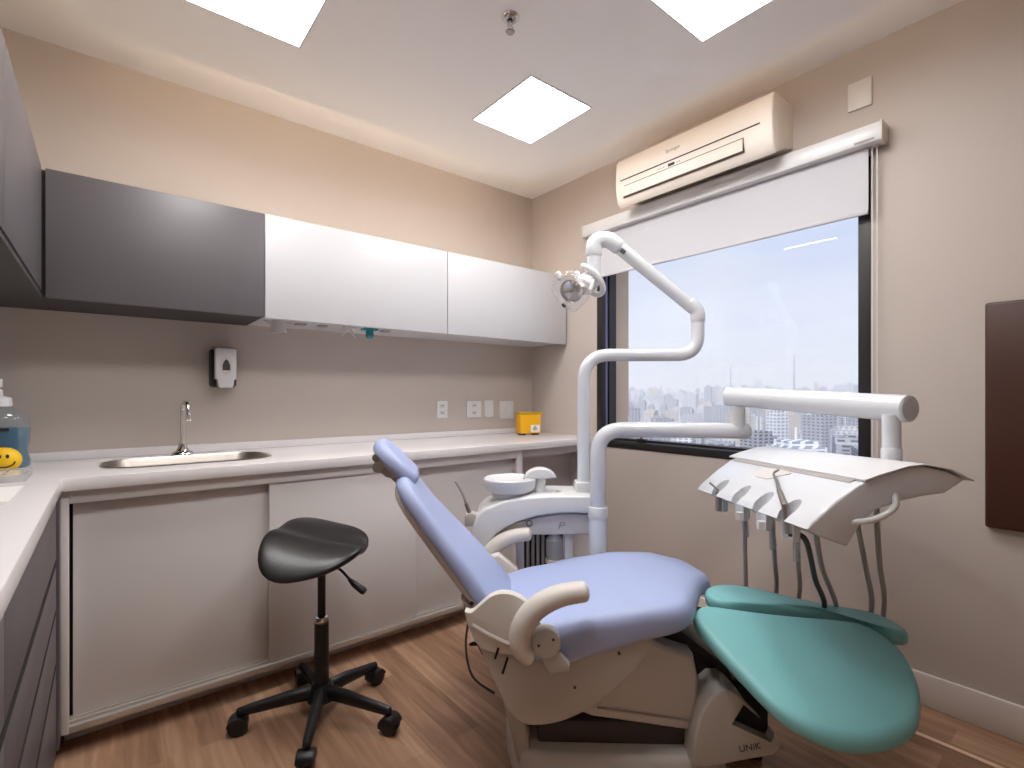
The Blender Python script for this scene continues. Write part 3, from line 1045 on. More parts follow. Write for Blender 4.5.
# clear box and papers on the left counter
t = thing('storage_box', 'clear low box of beige packets on the left counter', 'box', (-.29, 2.12, ZT1))
b = NB()
x0, x1, y0, y1 = -.40, -.19, 2.06, 2.24
box(b, x0, x1, y0, y1, ZT1, ZT1 + .003)
for q in ((x0, x0 + .002, y0, y1), (x1 - .002, x1, y0, y1), (x0, x1, y0, y0 + .002), (x0, x1, y1 - .002, y1)):
    box(b, q[0], q[1], q[2], q[3], ZT1, ZT1 + .022)
obj('clear_tray', b, M_film, t)
b = NB()
for k in range(5):
    box(b, -.385 + k * .036, -.355 + k * .036, 2.075, 2.225, ZT1 + .003, ZT1 + .018, .004)
obj('packets', b, M_card, t)
b = NB(); box(b, -.09, .09, -.14, .14, 0, .002, M=Matrix.Translation((-.275, 1.82, ZT1)) @ Matrix.Rotation(.0, 4, 'Z'))
tag(obj('paper_sheet', b, M_paper, smooth=False), 'white paper sheet lying flat on the left counter', 'paper')
b = NB(); box(b, -.12, .06, -.10, .12, .0, .006, .002, M=Matrix.Translation((-.30, 1.60, ZT1)) @ Matrix.Rotation(-.12, 4, 'Z'))
tag(obj('paper_pad', b, M_paper), 'thick white paper pad nearest on the left counter', 'paper')

# ================================================================== STOOL
SCX, SCY = .588, 1.800
sf = Frame(SCX, SCY, -38.86)
t = thing('saddle_stool', 'black saddle stool on five castors by the base cabinet', 'stool', (SCX, SCY, 0), -38.86)
# seat: a saddle; local x runs to the right, y away
b = NB()
NR, NA = 14, 56
def seat_z(x, y):
    s = (x + .008) / .164
    q = y / (.172 * (1 - .30 * s))
    return .626 - .032 * s + .014 * s * s - .012 * math.exp(-(q - .15) ** 2 / .06) + (-q * q * (.074 - .050 * s) if q < 0 else q * q * (.020 + .012 * s))
tops, bots = [], []
for i in range(NR + 1):
    rho = math.sin(math.pi / 2 * i / NR)
    rt, rb_ = [], []
    for k in range(NA):
        a = 2 * math.pi * k / NA
        ca, sa = math.cos(a), math.sin(a)
        e_ = (abs(ca) ** 2.9 + abs(sa) ** 2.9) ** (-1 / 2.9)
        s_ = rho * e_ * ca
        x = .164 * s_ - .008
        y = rho * e_ * sa * .172 * (1 - .30 * s_)
        z = seat_z(x, y)
        lip = math.sqrt(max(0.0, 1 - rho ** 8))
        rt.append(sf(x, y, z - .014 * (1 - lip)))
        rb_.append(sf(x * .985, y * .985, z - .014 - .032 * math.sqrt(max(0.0, 1 - rho ** 5))))
    tops.append(rt)
    bots.append(rb_)
def ringverts(rows):
    return [[b.verts.new(p) for p in row] for row in rows]
tv, bv = ringverts(tops[1:]), ringverts(bots[1:])
tc_, bc_ = b.verts.new(tops[0][0]), b.verts.new(bots[0][0])
for rows, c_v in ((tv, tc_), (bv, bc_)):
    for k in range(NA):
        b.faces.new((c_v, rows[0][k], rows[0][(k + 1) % NA]))
    for r0, r1 in zip(rows[:-1], rows[1:]):
        for k in range(NA):
            b.faces.new((r0[k], r1[k], r1[(k + 1) % NA], r0[(k + 1) % NA]))
for k in range(NA):
    b.faces.new((tv[-1][k], bv[-1][k], bv[-1][(k + 1) % NA], tv[-1][(k + 1) % NA]))
obj('seat', b, M_leather, t, angle=60)
b = NB(); box(b, -.07, .07, -.06, .06, .532, .552, .004, M=sf.mat()); cyl(b, sf(0, 0, .50), sf(0, 0, .535), .026); obj('seat_mount', b, M_black, t)
b = NB(); cyl(b, sf(0, 0, .30), sf(0, 0, .52), .0135); obj('gas_column', b, M_black, t)
b = NB(); cyl(b, sf(0, 0, .325), sf(0, 0, .350), .0245, 20, .003); obj('chrome_ring', b, M_chrome, t)
b = NB(); cyl(b, sf(0, 0, .10), sf(0, 0, .333), .0245, 20); obj('column_sleeve', b, M_black, t)
b = NB()
tube(b, bend([sf(.03, -.02, .535), sf(.075, -.035, .53), sf(.125, -.05, .485)], .03), .0045, 8)
lv = obj('height_lever', b, M_black, t)
b = NB(); tube(b, [sf(.112, -.046, .495), sf(.13, -.052, .482), sf(.165, -.062, .462), sf(.172, -.064, .458)], [.006, .011, .013, .010], 10); obj('lever_grip', b, M_black, lv)
b = NB(); lathe(b, [(.0, .06), (.05, .062), (.044, .09), (.032, .115), (.0, .115)], sf.mat()); obj('hub', b, M_black, t)
feet = [(-.236, -.095), (.05, -.252), (.256, -.09), (.133, .189), (-.144, .189)]
for fx, fy in feet:
    L = math.hypot(fx, fy)
    dx, dy = fx / L, fy / L
    b = NB()
    P = [sf(dx * .02, dy * .02, .088), sf(dx * .10, dy * .10, .085), sf(dx * (L - .03), dy * (L - .03), .074), sf(dx * (L + .005), dy * (L + .005), .070)]
    tube(b, P, [.026, .024, .018, .015], 10, dome=True, flat=.8)
    lg = obj('base_leg', b, M_black, t)
    b = NB()
    ax = Vector((-dy, dx, 0))
    sax = sf.x * ax.x + sf.y * ax.y
    cc = sf(fx * 1.03, fy * 1.03, .028)
    for s in (-1, 1):
        cyl(b, cc + sax * (s * .007), cc + sax * (s * .024), .028, 20, .005)
    cyl(b, cc - sax * .01, cc + sax * .01, .010)
    tube(b, [cc + Vector((0, 0, .0)), sf(fx, fy, .07)], .008, 8)
    fdir = sf.x * dx + sf.y * dy
    prism(b, [cc + sax * (-.027) + fdir * (.033 * math.cos(math.radians(a_))) + Vector((0, 0, .033 * math.sin(math.radians(a_)))) for a_ in range(15, 196, 20)], sax * .054, .003)
    obj('castor', b, M_black, lg)

# ================================================================== TREATMENT CHAIR
cf = Frame(1.2689, 1.0966, -40.58)
t = thing('dental_chair', 'reclined dental chair with blue upholstery and teal leg pads', 'dental chair', (1.2689, 1.0966, 0), -40.58)
CH = t
CF0 = cf
P_ = lambda pts, y: [cf(x, y, z) for x, z in pts]


def slab(poly, y0, y1, bev=.01, seg=3, sm=0):
    b = NB()
    pts = [(x, 0, z) for x, z in poly]
    if sm:
        pts = [tuple(v) for v in catmull(pts, sm, True)]
    prism(b, [cf(p[0], y0, p[2]) for p in pts], cf.y * (y1 - y0), bev, seg)
    return b


# base on the floor
b = NB(); prism(b, [cf(x, y, 0) for x, y in catmull([(x, y, 0) for x, y in [(-.27, -.2), (0, -.225), (.28, -.2), (.34, 0), (.28, .2), (0, .225), (-.27, .2), (-.33, 0)]], 5, True) and [(p.x, p.y) for p in catmull([(x, y, 0) for x, y in [(-.25, -.2), (0, -.215), (.26, -.2), (.36, -.1), (.36, .1), (.26, .2), (0, .215), (-.25, .2), (-.31, .1), (-.31, -.1)]], 5, True)]], (0, 0, .092), .02, 3)
obj('floor_base', b, M_greyw, t)
b = slab([(-.34, .30), (-.305, .16), (-.275, .03), (-.235, .03), (-.25, .14), (-.27, .24), (-.28, .31)], -.19, .19, .012)
obj('rear_column', b, M_warmg, t)
b = slab([(-.20, .27), (-.13, .21), (-.06, .185), (.22, .15), (.245, .195), (.25, .30), (.235, .37), (.15, .395), (.08, .43), (-.1, .40)], -.185, .185, .015)
obj('lift_arm', b, M_greyw, t)
b = NB(); box(b, -.22, .24, -.16, .16, .09, .16, .01, M=cf.mat()); obj('dark_inner_frame', b, M_greyd, t)
b = NB(); box(b, -.07, .22, -.1915, -.183, .195, .199, .001, M=cf.mat() @ Matrix.Translation((0, 0, .012)) @ Matrix.Rotation(math.radians(7), 4, 'Y')); obj('arm_seam', b, M_warmg, t)
# front block with a triangular opening
blk = [(.212, .088), (.218, .16), (.232, .225), (.262, .275), (.29, .30), (.32, .302), (.345, .285), (.40, .225), (.455, .165), (.462, .145), (.44, .12), (.34, .1), (.245, .078)]
b = slab(blk, -.235, .235, .008)
c = NB(); prism(c, [cf(x, -.4, z) for x, z in ((.355, .262), (.322, .205), (.43, .158), (.445, .185))], cf.y * .8)
b = bool_cut(b, c)
fb = obj('front_block', b, M_warmg, t)
b = text_mesh('UNiK', .026)
bmesh.ops.transform(b, matrix=basis(cf(.372, -.2356, .142), cf.x * .97 + Vector((0, 0, .18)), (-.18 * cf.x.x, -.18 * cf.x.y, 1)), verts=b.verts)
obj('model_mark', b, M_greyd, fb)
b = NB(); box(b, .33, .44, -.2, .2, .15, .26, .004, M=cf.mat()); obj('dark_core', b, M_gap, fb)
b = NB(); box(b, .42, .475, -.09, .09, 0, .2, .006, M=cf.mat()); obj('front_post', b, M_black, t)
b = slab([(.06, .43), (.19, .43), (.40, .27), (.385, .235), (.33, .225), (.20, .335), (.14, .40)], -.12, .12, .006)
obj('leg_linkage', b, M_black, t)

# seat shell
sh = [(-.425, .565), (-.33, .585), (-.27, .575), (-.235, .545), (-.20, .50), (-.172, .43), (-.05, .44), (.05, .468), (.085, .455), (.062, .412), (.0, .335), (-.081, .272), (-.14, .242), (-.202, .226), (-.262, .229), (-.30, .25), (-.325, .285), (-.365, .36), (-.405, .48)]
low = [(v.x, v.z) for v in catmull([(x, 0, z) for x, z in [(-.405, .44), (-.32, .445), (-.2, .44), (-.05, .445), (.05, .465), (.088, .455), (.066, .412), (.0, .335), (-.081, .272), (-.15, .238), (-.215, .224), (-.262, .228), (-.298, .26), (-.335, .33), (-.385, .44)]], 4, True)]
b = slab(low, -.282, .27, .02, 4)
ss = obj('seat_shell', b, M_warmg, t)
b = slab([(v.x, v.z) for v in catmull([(x, 0, z) for x, z in [(-.42, .53), (-.40, .535), (-.345, .58), (-.295, .585), (-.25, .56), (-.21, .50), (-.19, .43), (-.28, .42), (-.38, .44)]], 5, True)], -.292, -.262, .008, 3)
obj('side_wing', b, M_ivory, ss)
b = NB()
for (x, z, L) in ((-.345, .425, .03), (-.322, .392, .045)):
    box(b, -.003, .003, -.0035, .002, -L / 2, L / 2, M=cf.mat(x + .012, -.2935, z) @ Matrix.Rotation(math.radians(18), 4, 'Y'))
obj('vent_slot', b, M_gap, ss)
b = NB()
tube(b, [cf(-.40, -.292, .50), cf(-.36, -.294, .478), cf(-.31, -.295, .455), cf(-.28, -.293, .448)], .006, 8)
obj('shell_rib', b, M_ivory, ss)
b = NB(); cyl(b, cf(-.175, -.2865, .385), cf(-.175, -.27, .385), .006); cyl(b, cf(-.0, -.2865, .425), cf(-.0, -.27, .425), .004); cyl(b, cf(-.12, -.2855, .33), cf(-.12, -.27, .33), .004)
obj('screw', b, M_greyd, ss)

# seat cushion
def seatz(s, q):
    tab = [(-.36, .46), (-.2, .495), (-.05, .528), (.08, .548), (.2, .548), (.3, .528), (.45, .47)]
    z = tab[0][1]
    for (a0, z0), (a1, z1) in zip(tab[:-1], tab[1:]):
        if s >= a0:
            k = min(1, (s - a0) / (a1 - a0))
            z = z0 + (z1 - z0) * (k * k * (3 - 2 * k) * .5 + k * .5)
    return z - .20 * max(0, q) ** 2
seat_out = [(-.355, -.15), (-.32, -.265), (-.20, -.293), (-.02, -.295), (.12, -.288), (.205, -.245), (.262, -.13), (.32, .0), (.39, .12), (.41, .21), (.34, .27), (.16, .285), (-.05, .285), (-.22, .275), (-.34, .24), (-.365, .05)]
b = NB(); cushion(b, seat_out, lambda s, q: (.085 + .025 * max(0.0, min(1.0, (s + .25) / .12))) if s < -.12 else .11 - .13 * max(0.0, min(.4, s + .12)), seatz, .035, lambda s, q, h: cf(s, q, h), crown=.006)
obj('seat_cushion', b, M_blue, t, angle=70)

TURN = .19                          # the back sits slightly turned
# backrest: s runs up the back, h along its normal
bs = Vector((-.618, .786))          # up the back in (x, z)
bn = Vector((.786, .618))
bo = Vector((-.365, .520))
def bplace(s, q, h):
    p = bo + bs * s + bn * h
    return cf(p.x - (.04 + (TURN - .04) * max(0.0, min(1.0, (s + .08) / .36))) * (q + .22), q, p.y)
def backz(s, q):
    return .036 - .10 * (s - .2) ** 2 * (1 if s < .2 else -.25) - .2 * q * q
back_out = [(-.105, -.19), (-.05, -.225), (.12, -.23), (.28, -.215), (.38, -.19), (.43, -.14), (.445, -.02), (.43, .11), (.38, .155), (.28, .175), (.12, .19), (-.02, .185), (-.11, .14), (-.125, -.02)]
b = NB(); cushion(b, back_out, .045, backz, .024, bplace, crown=-.004, under=.6)
obj('backrest_cushion', b, M_blue, t, angle=70)
b = NB()
shell_out = [(-.09, -.15), (-.05, -.20), (.12, -.212), (.27, -.195), (.37, -.165), (.41, -.1), (.415, .05), (.37, .13), (.27, .155), (.12, .17), (-.05, .165), (-.09, .1)]
cushion(b, shell_out, .026, lambda s, q: -.008 - .1 * q * q, .006, bplace, crown=0, under=2.2)
obj('backrest_shell', b, M_ivory, t, angle=60)
b = slab([(-.445, .535), (-.425, .48), (-.38, .42), (-.32, .42), (-.33, .45), (-.40, .505)], -.205, .18, .015, 3)
obj('back_hinge_cover', b, M_ivory, t)
b = NB(); cyl(b, cf(-.41, -.21, .525), cf(-.41, -.2, .525), .006); obj('hinge_screw', b, M_greyd, t)

# headrest
hs = Vector((-.62, .785)); hs.normalize()
ho = Vector((-.612, .872))
hs = Vector((-.72, .69)); hs.normalize(); hn = Vector((hs.y, -hs.x))
def hplace(s, q, h):
    p = ho + hs * s + hn * h
    return cf(p.x - TURN * (q + .14), q, p.y)
b = NB(); cushion(b, [(-.025, -.095), (.03, -.12), (.10, -.115), (.14, -.08), (.152, 0), (.14, .08), (.10, .115), (.03, .12), (-.025, .095), (-.035, 0)], .044, lambda s, q: .024 - .4 * (s - .06) ** 2 - .4 * q * q, .026, hplace, crown=0)
hc = obj('headrest_cushion', b, M_blue, t, angle=70)
b = NB(); cushion(b, [(-.015, -.09), (.07, -.10), (.125, -.07), (.13, .0), (.125, .07), (.07, .10), (-.015, .09), (-.025, 0)], .014, lambda s, q: -.017, .006, hplace, crown=0)
obj('headrest_plate', b, M_ivory, hc)
b = NB(); prism(b, [hplace(s, -.05, h) for s, h in ((.025, -.03), (.125, -.03), (.125, -.045), (.09, -.065), (.05, -.062), (.025, -.048))], cf.y * .1, .008)
tube(b, [hplace(.09, -.07, -.052), hplace(.09, .07, -.052)], .018, 16)
obj('headrest_knuckle', b, M_warmg, hc)
b = NB()
for q in (-.035, .035):
    tube(b, [hplace(.05, q, -.045), hplace(-.04, q, -.045), bplace(.36, q, -.01)], .009, 10)
obj('headrest_stem', b, M_steel, hc)
b = NB(); cyl(b, hplace(.115, -.10, -.028), hplace(.115, -.05, -.028), .014, 14, .003); obj('headrest_knob', b, M_steel, hc)

# legs: two separate pads
def pad(points, name):
    xs = [p[0] for p in points]
    cx_ = sum(xs) / len(xs)
    cy_ = sum(p[1] for p in points) / len(points)
    # plane through the outline (least squares)
    sxx = sum((p[0] - cx_) ** 2 for p in points)
    syy = sum((p[1] - cy_) ** 2 for p in points)
    sxy = sum((p[0] - cx_) * (p[1] - cy_) for p in points)
    cz = sum(p[2] for p in points) / len(points)
    sxz = sum((p[0] - cx_) * (p[2] - cz) for p in points)
    syz = sum((p[1] - cy_) * (p[2] - cz) for p in points)
    D = sxx * syy - sxy * sxy
    A_ = (sxz * syy - syz * sxy) / D
    B_ = (syz * sxx - sxz * sxy) / D
    b = NB()
    cushion(b, [(p[0], p[1]) for p in points], .045, lambda s, q: cz + A_ * (s - cx_) + B_ * (q - cy_), .02, lambda s, q, h: cf(s, q, h), crown=.004, under=.8)
    return obj(name, b, M_teal, t, angle=70)
near_pad = [(0.234, -0.176, 0.491), (0.255, -0.148, 0.5), (0.286, -0.135, 0.501), (0.374, -0.131, 0.491), (0.54, -0.124, 0.472), (0.686, -0.117, 0.456), (0.77, -0.123, 0.442), (0.81, -0.17, 0.418), (0.812, -0.229, 0.394), (0.781, -0.305, 0.367), (0.742, -0.36, 0.35), (0.687, -0.413, 0.335), (0.613, -0.45, 0.33), (0.539, -0.471, 0.331), (0.466, -0.475, 0.339), (0.4, -0.454, 0.356), (0.351, -0.417, 0.378), (0.305, -0.342, 0.414), (0.265, -0.266, 0.451), (0.239, -0.206, 0.478)]
far_pad = [(.314, -.07, .505), (.335, .0, .497), (.40, .05, .490), (.47, .063, .485), (.556, .045, .477), (.65, .01, .465), (.745, -.01, .455), (.85, -.03, .44), (.885, -.09, .43), (.865, -.155, .43), (.81, -.15, .44), (.75, -.09, .455), (.65, -.072, .468), (.55, -.08, .48), (.45, -.10, .492), (.35, -.112, .503)]
pad(near_pad, 'leg_pad')
pad(far_pad, 'leg_pad')
b = NB(); prism(b, [cf(x, y, z) for x, y, z in ((.30, -.30, .385), (.30, .02, .43), (.62, .02, .41), (.62, -.30, .335))], (0, 0, -.018), .003); obj('leg_pad_bracket', b, M_black, t)

# armrests
def armrest(y, sgn, name, dz_=0.0, dx_=0.0):
    cf = lambda x, y, z: CF0(x + dx_, y, z + dz_)
    b = NB()
    path = catmull([cf(-.10, y, .612), cf(-.165, y, .600), cf(-.225, y, .568), cf(-.262, y, .52), cf(-.268, y, .468), cf(-.245, y, .43)], 5)
    n = len(path)
    rad = [.026 + .004 * math.sin(math.pi * k / (n - 1)) if k < n * .75 else .030 - .012 * (k / (n - 1) - .75) / .25 for k in range(n)]
    tube(b, path, rad, 16, dome=True, flat=1.15, up=(0, 0, 1))
    o_ = obj(name, b, M_ivory, t, angle=60)
    b = NB(); cyl(b, cf(-.20, y + sgn * .01, .475), cf(-.20, y - sgn * .035, .475), .038, 28, .006)
    p_ = obj('armrest_pivot', b, M_warmg, o_)
    b = NB()
    for dx, dz in ((.018, .014), (-.02, -.002)):
        cyl(b, cf(-.20 + dx, y + sgn * .011, .475 + dz), cf(-.20 + dx, y + sgn * .005, .475 + dz), .004, 10)
    obj('pivot_screw', b, M_greyd, o_)
    b = NB(); prism(b, [cf(x, y + sgn * .004, z) for x, z in ((-.215, .445), (-.172, .455), (-.138, .418), (-.14, .402), (-.19, .395), (-.205, .42))], CF0.y * (-sgn * .03), .006)
    obj('armrest_bracket', b, M_warmg, o_)
armrest(-.335, -1, 'armrest')
armrest(.335, 1, 'armrest', -.035, -.145)
b = slab([(-.46, .44), (-.42, .50), (-.36, .515), (-.29, .46), (-.27, .39), (-.44, .38)], .275, .315, .012); obj('far_side_cover', b, M_ivory, t)
b = NB(); tube(b, catmull([cf(-.415, -.18, .50), cf(-.43, -.19, .40), cf(-.41, -.2, .31), cf(-.345, -.2, .26)], 8), .0035, 8)
tube(b, catmull([cf(-.40, -.15, .47), cf(-.405, -.17, .42), cf(-.38, -.19, .37), cf(-.34, -.2, .35)], 8), .003, 8)
obj('loose_cable', b, M_greyd, t)

# foot control on the floor, mostly below the view
t = thing('foot_control', 'black foot control on the floor behind the chair base', 'foot control', tuple(cf(-.39, -.27, 0)), -40.58)
b = NB(); lathe(b, [(.0, 0), (.07, 0), (.07, .012), (.06, .03), (.03, .042), (.0, .045)], cf.mat(-.39, -.27, 0)); obj('dome', b, M_black, t)

# ================================================================== CUSPIDOR UNIT
uf = Frame(0, 0, -38.86)           # x to the right, y away from the doorway side
UY = 2.0
t = thing('cuspidor_unit', 'white spittoon unit with curved body beyond the dental chair', 'spittoon unit', tuple(uf(.22, 2.1, 0)), -38.86)
def uslab(poly, y0, y1, bev=.008, seg=3, sm=0):
    b = NB()
    pts = [Vector((x, 0, z)) for x, z in poly]
    if sm:
        pts = catmull(pts, sm, True)
    prism(b, [uf(p.x, y0, p.z) for p in pts], uf.y * (y1 - y0), bev, seg)
    return b
arch = [(-.165, .50), (-.158, .60), (-.142, .645), (-.11, .675), (-.03, .705), (.07, .722), (.16, .726), (.36, .724), (.365, .655), (.30, .655), (.19, .655), (.10, .643), (.02, .62), (-.03, .595), (-.065, .57), (-.085, .54), (-.09, .50)]
b = uslab(arch, UY, UY + .24, .012)
obj('arched_body', b, M_white, t)
b = uslab([(-.10, .55), (.0, .605), (.10, .63), (.2, .645), (.345, .645), (.345, .565), (.10, .562), (-.02, .56), (-.075, .55)], UY + .03, UY + .2, .004)
pn_ = obj('recessed_panel', b, M_greyw, t)
b = NB(); tube(b, [uf(.07 + .011 * math.cos(math.radians(a_)), UY + .028, .61 + .011 * math.sin(math.radians(a_))) for a_ in range(0, 361, 18)], .002, 6); obj('round_emblem', b, M_greyd, pn_)
b = NB()
tube(b, [uf(.19, UY + .028, .588), uf(.196, UY + .028, .612), uf(.212, UY + .028, .612), uf(.214, UY + .028, .603), uf(.195, UY + .028, .600)], .0022, 6)
obj('curved_emblem', b, M_hose, pn_)
b = NB()
for x0, x1 in ((.015, .05), (.215, .25)):
    box(b, x0, x1, UY + .05, UY + .08, 0, .57, .006, M=uf.mat())
obj('support_leg', b, M_white, t)
b = NB()
for k in range(4):
    tube(b, [uf(.066 + .021 * k, UY + .09, .58), uf(.066 + .021 * k, UY + .09, .05)], .0062, 8)
obj('suction_hoses', b, M_warmg, t)
b = NB(); box(b, .05, .215, UY + .12, UY + .13, .05, .57, M=uf.mat()); box(b, -.1, .34, UY + .08, UY + .24, 0, .05, .01, M=uf.mat()); obj('dark_back_board', b, M_greyd, t)
b = NB(); lathe(b, [(0, 0), (.03, 0), (.036, .01), (.036, .08), (.02, .10), (.018, .115), (0, .115)], Matrix.Translation(uf(.175, UY + .07, .455)), 20); bo_ = obj('water_bottle', b, M_film, t)
b = NB(); lathe(b, [(0, 0), (.037, 0), (.037, .016), (0, .016)], Matrix.Translation(uf(.175, UY + .07, .438)), 20); obj('bottle_cap', b, M_ivory, bo_)
# bowl
c0 = uf(-.008, 2.11, .70)
b = NB(); lathe(b, [(0, 0), (.072, 0), (.078, .014), (.074, .022), (.095, .03), (.108, .045), (.111, .078), (.107, .082), (.102, .078), (.094, .05), (.05, .036), (0, .034)], Matrix.Translation(c0), 40)
obj('spittoon_bowl', b, M_white, t)
b = NB(); cyl(b, uf(.118, 2.1, .715), uf(.118, 2.1, .80), .022, 20)
fl = obj('cup_filler_post', b, M_white, t)
b = NB()
cap = []
for k in range(15):
    a = math.radians(12 + 156 * k / 14)
    cap.append((.118 + .068 * math.cos(a), .776 + .048 * math.sin(a)))
poly = cap + [(.118 - .05, .785), (.118 - .026, .782), (.118 + .026, .782), (.118 + .05, .785)]
prism(b, [uf(x, 2.065, z) for x, z in poly], uf.y * .07, .008, 3)
obj('cup_filler_head', b, M_white, fl)
b = NB(); cyl(b, uf(.118 - .06, 2.10, .80), uf(.118 - .068, 2.10, .776), .004, 8); obj('filler_nozzle', b, M_chrome, fl)
b = NB(); cyl(b, uf(.195, 2.09, .722), uf(.195, 2.09, .732), .012, 16); obj('rinse_button', b, M_greyw, t)
# suction tip holder at the left end
b = NB(); prism(b, [uf(x, 2.01, z) for x, z in ((-.19, .60), (-.19, .645), (-.165, .655), (-.14, .645), (-.14, .60))], uf.y * .06, .006); obj('holder_block', b, M_warmg, t)
sj = thing('saliva_ejector', 'slim grey suction handpiece standing at the spittoon unit end', 'suction handpiece', tuple(uf(-.17, 2.03, .64)), -38.86)
b = NB(); tube(b, [uf(-.168, 2.03, .645), uf(-.185, 2.03, .69)], .009, 10); obj('grip', b, M_steel, sj)
b = NB(); tube(b, catmull([uf(-.185, 2.03, .69), uf(-.20, 2.03, .73), uf(-.228, 2.03, .778)], 5), [.006, .0045], 8); obj('tip', b, M_hose, sj)

# ================================================================== OPERATING LAMP
LY = 2.12
t = thing('operating_lamp', 'white operating lamp on a jointed arm in front of the window', 'lamp', tuple(uf(.30, LY, .72)), -38.86)
b = NB(); box(b, .265, .345, LY - .045, LY + .045, .72, .765, .008, M=uf.mat()); obj('pole_socket', b, M_white, t)
b = NB(); tube(b, bend([uf(.302, LY, .75), uf(.302, LY, 1.297), uf(.785, LY, 1.297), uf(.785, LY, 1.475)], .115, 10), .0265, 20)
obj('lower_arm', b, M_enamel, t)
b = NB(); tube(b, bend([uf(.785, LY, 1.44), uf(.785, LY, 1.485), uf(.745, LY, 1.515)], .04), .029, 18, dome=True)
obj('elbow_joint', b, M_enamel, t)
b = NB(); tube(b, [uf(.765, LY, 1.495), uf(.425, LY, 1.775)], [.0265, .0285], 20); ua = obj('upper_arm', b, M_enamel, t)
b = NB(); box(b, -.012, .012, -.029, -.020, -.008, .008, .001, M=uf.mat(.462, LY - .002, 1.728) @ Matrix.Rotation(math.radians(38), 4, 'Y')); obj('joint_mark', b, M_greyd, ua)
b = NB(); tube(b, bend([uf(.45, LY, 1.755), uf(.40, LY, 1.79), uf(.345, LY, 1.775), uf(.345, LY, 1.72)], .05), .034, 18, dome=True); obj('head_joint', b, M_enamel, t)
b = NB(); tube(b, [uf(.345, LY, 1.745), uf(.345, LY, 1.60)], [.030, .026], 18); obj('head_drop', b, M_enamel, t)
# yoke
yc = uf(.325, LY - .02, 1.607)
yn = (uf.x * -.62 + uf.y * -.45 + Vector((0, 0, -.62))).normalized()
yx = (uf.x * .68 + Vector((0, 0, -.73))).normalized()
YM = basis(yc, yx, yn.cross(yx) * -1)
ym = Matrix((yx, yn.cross(yx), yn)).transposed().to_4x4(); ym.translation = yc
b = NB()
ring = []
for k in range(25):
    a = math.radians(-150 + 300 * k / 24)
    ring.append(ym @ Vector((.072 * math.cos(a), .052 * math.sin(a), 0)))
tube(b, ring, .0125, 12, dome=True)
hd = obj('yoke', b, M_white, t)
b = NB(); lathe(b, [(0, -.02), (.035, -.018), (.042, -.005), (.044, .03), (.040, .05), (.03, .056), (0, .056)], ym, 24); obj('lamp_housing', b, M_white, hd)
b = NB(); lathe(b, [(.0, .056), (.026, .056), (.026, .075), (.018, .078), (0, .078)], ym, 20); obj('bulb_socket', b, M_steel, hd)
# reflector and clear shield
sc_ = uf(.238, LY - .07, 1.548)
sn = (uf.x * -.42 + uf.y * -.72 + Vector((0, 0, -.42))).normalized()
sxv = (uf.x * .64 + Vector((0, 0, -.72))); sxv = (sxv - sn * sxv.dot(sn)).normalized()
smx = Matrix((sxv, sn.cross(sxv), sn)).transposed().to_4x4(); smx.translation = sc_
b = NB()
h = .072
outl = rrect(-h, h, -h * .86, h * .86, .03, 0)
rings = []
for f, z in ((1.0, -.03), (1.02, -.005), (1.0, .004), (.9, .010), (.6, .016), (.3, .018)):
    rings.append([b.verts.new(smx @ Vector((p[0] * f, p[1] * f, z))) for p in outl])
for a_, b_ in zip(rings[:-1], rings[1:]):
    n_ = len(a_)
    for k in range(n_):
        b.faces.new((a_[k], a_[(k + 1) % n_], b_[(k + 1) % n_], b_[k]))
b.faces.new(rings[-1])
sd = obj('clear_shield', b, M_shield, hd, angle=50)
b = NB(); lathe(b, [(.010, -.045), (.024, -.04), (.044, -.026), (.049, -.010), (.047, -.010), (.041, -.025), (.021, -.035), (.008, -.04)], smx, 28); obj('reflector', b, M_chrome, hd)
b = NB(); lathe(b, [(0, -.04), (.009, -.04), (.010, -.015), (.006, -.008), (0, -.007)], smx, 16); obj('bulb', b, M_steel, hd)
b = NB(); box(b, -.018, .0, -.062, -.05, .012, .0185, .002, M=smx @ Matrix.Translation((.03, 0, -.002))); obj('sensor_mark', b, M_greyd, hd)
b = NB(); tube(b, [smx @ Vector((-.066, .005, -.01)), smx @ Vector((-.092, .008, -.012))], [.012, .014], 12, dome=True)
tube(b, [smx @ Vector((.05, .062, -.02)), smx @ Vector((.03, .085, -.05)), ym @ Vector((.02, .03, .03))], .007, 8)
obj('grip_knob', b, M_white, hd)

# ================================================================== DELIVERY UNIT
t = thing('delivery_unit', 'white instrument delivery unit on a swing arm over the leg pads', 'delivery unit', tuple(uf(.345, 2.0, .1)), -38.86)
DU = t
PX = .342
b = NB(); cyl(b, uf(PX, 2.0, .0), uf(PX, 2.0, .665), .036, 22); obj('lower_post', b, M_enamel, t)
b = NB(); cyl(b, uf(PX, 2.0, .64), uf(PX, 2.0, .685), .039, 22, .004); obj('post_collar', b, M_white, t)
b = NB(); tube(b, bend([uf(PX, 2.0, .67), uf(PX, 2.0, .99), uf(.60, 1.98, .99), uf(.912, 1.95, .988)], .10, 10), .0305, 20, dome=True); obj('lower_arm', b, M_enamel, t)
b = NB(); tube(b, [uf(.878, 1.95, .985), uf(.878, 1.95, 1.10)], [.026, .027], 18); obj('riser', b, M_white, t)
b = NB(); tube(b, [uf(.845, 1.97, 1.122), uf(.87, 1.94, 1.121), uf(1.05, 1.36, 1.092), uf(1.056, 1.336, 1.091), uf(1.057, 1.333, 1.091)], [.036, .037, .037, .036, .031], 24); obj('spring_arm', b, M_enamel, t)
b = NB(); cyl(b, uf(1.028, 1.36, .93), uf(1.028, 1.36, 1.075), .0215, 22); cyl(b, uf(1.028, 1.36, .95), uf(1.028, 1.36, .985), .024, 22, .003); obj('head_spindle', b, M_enamel, t)

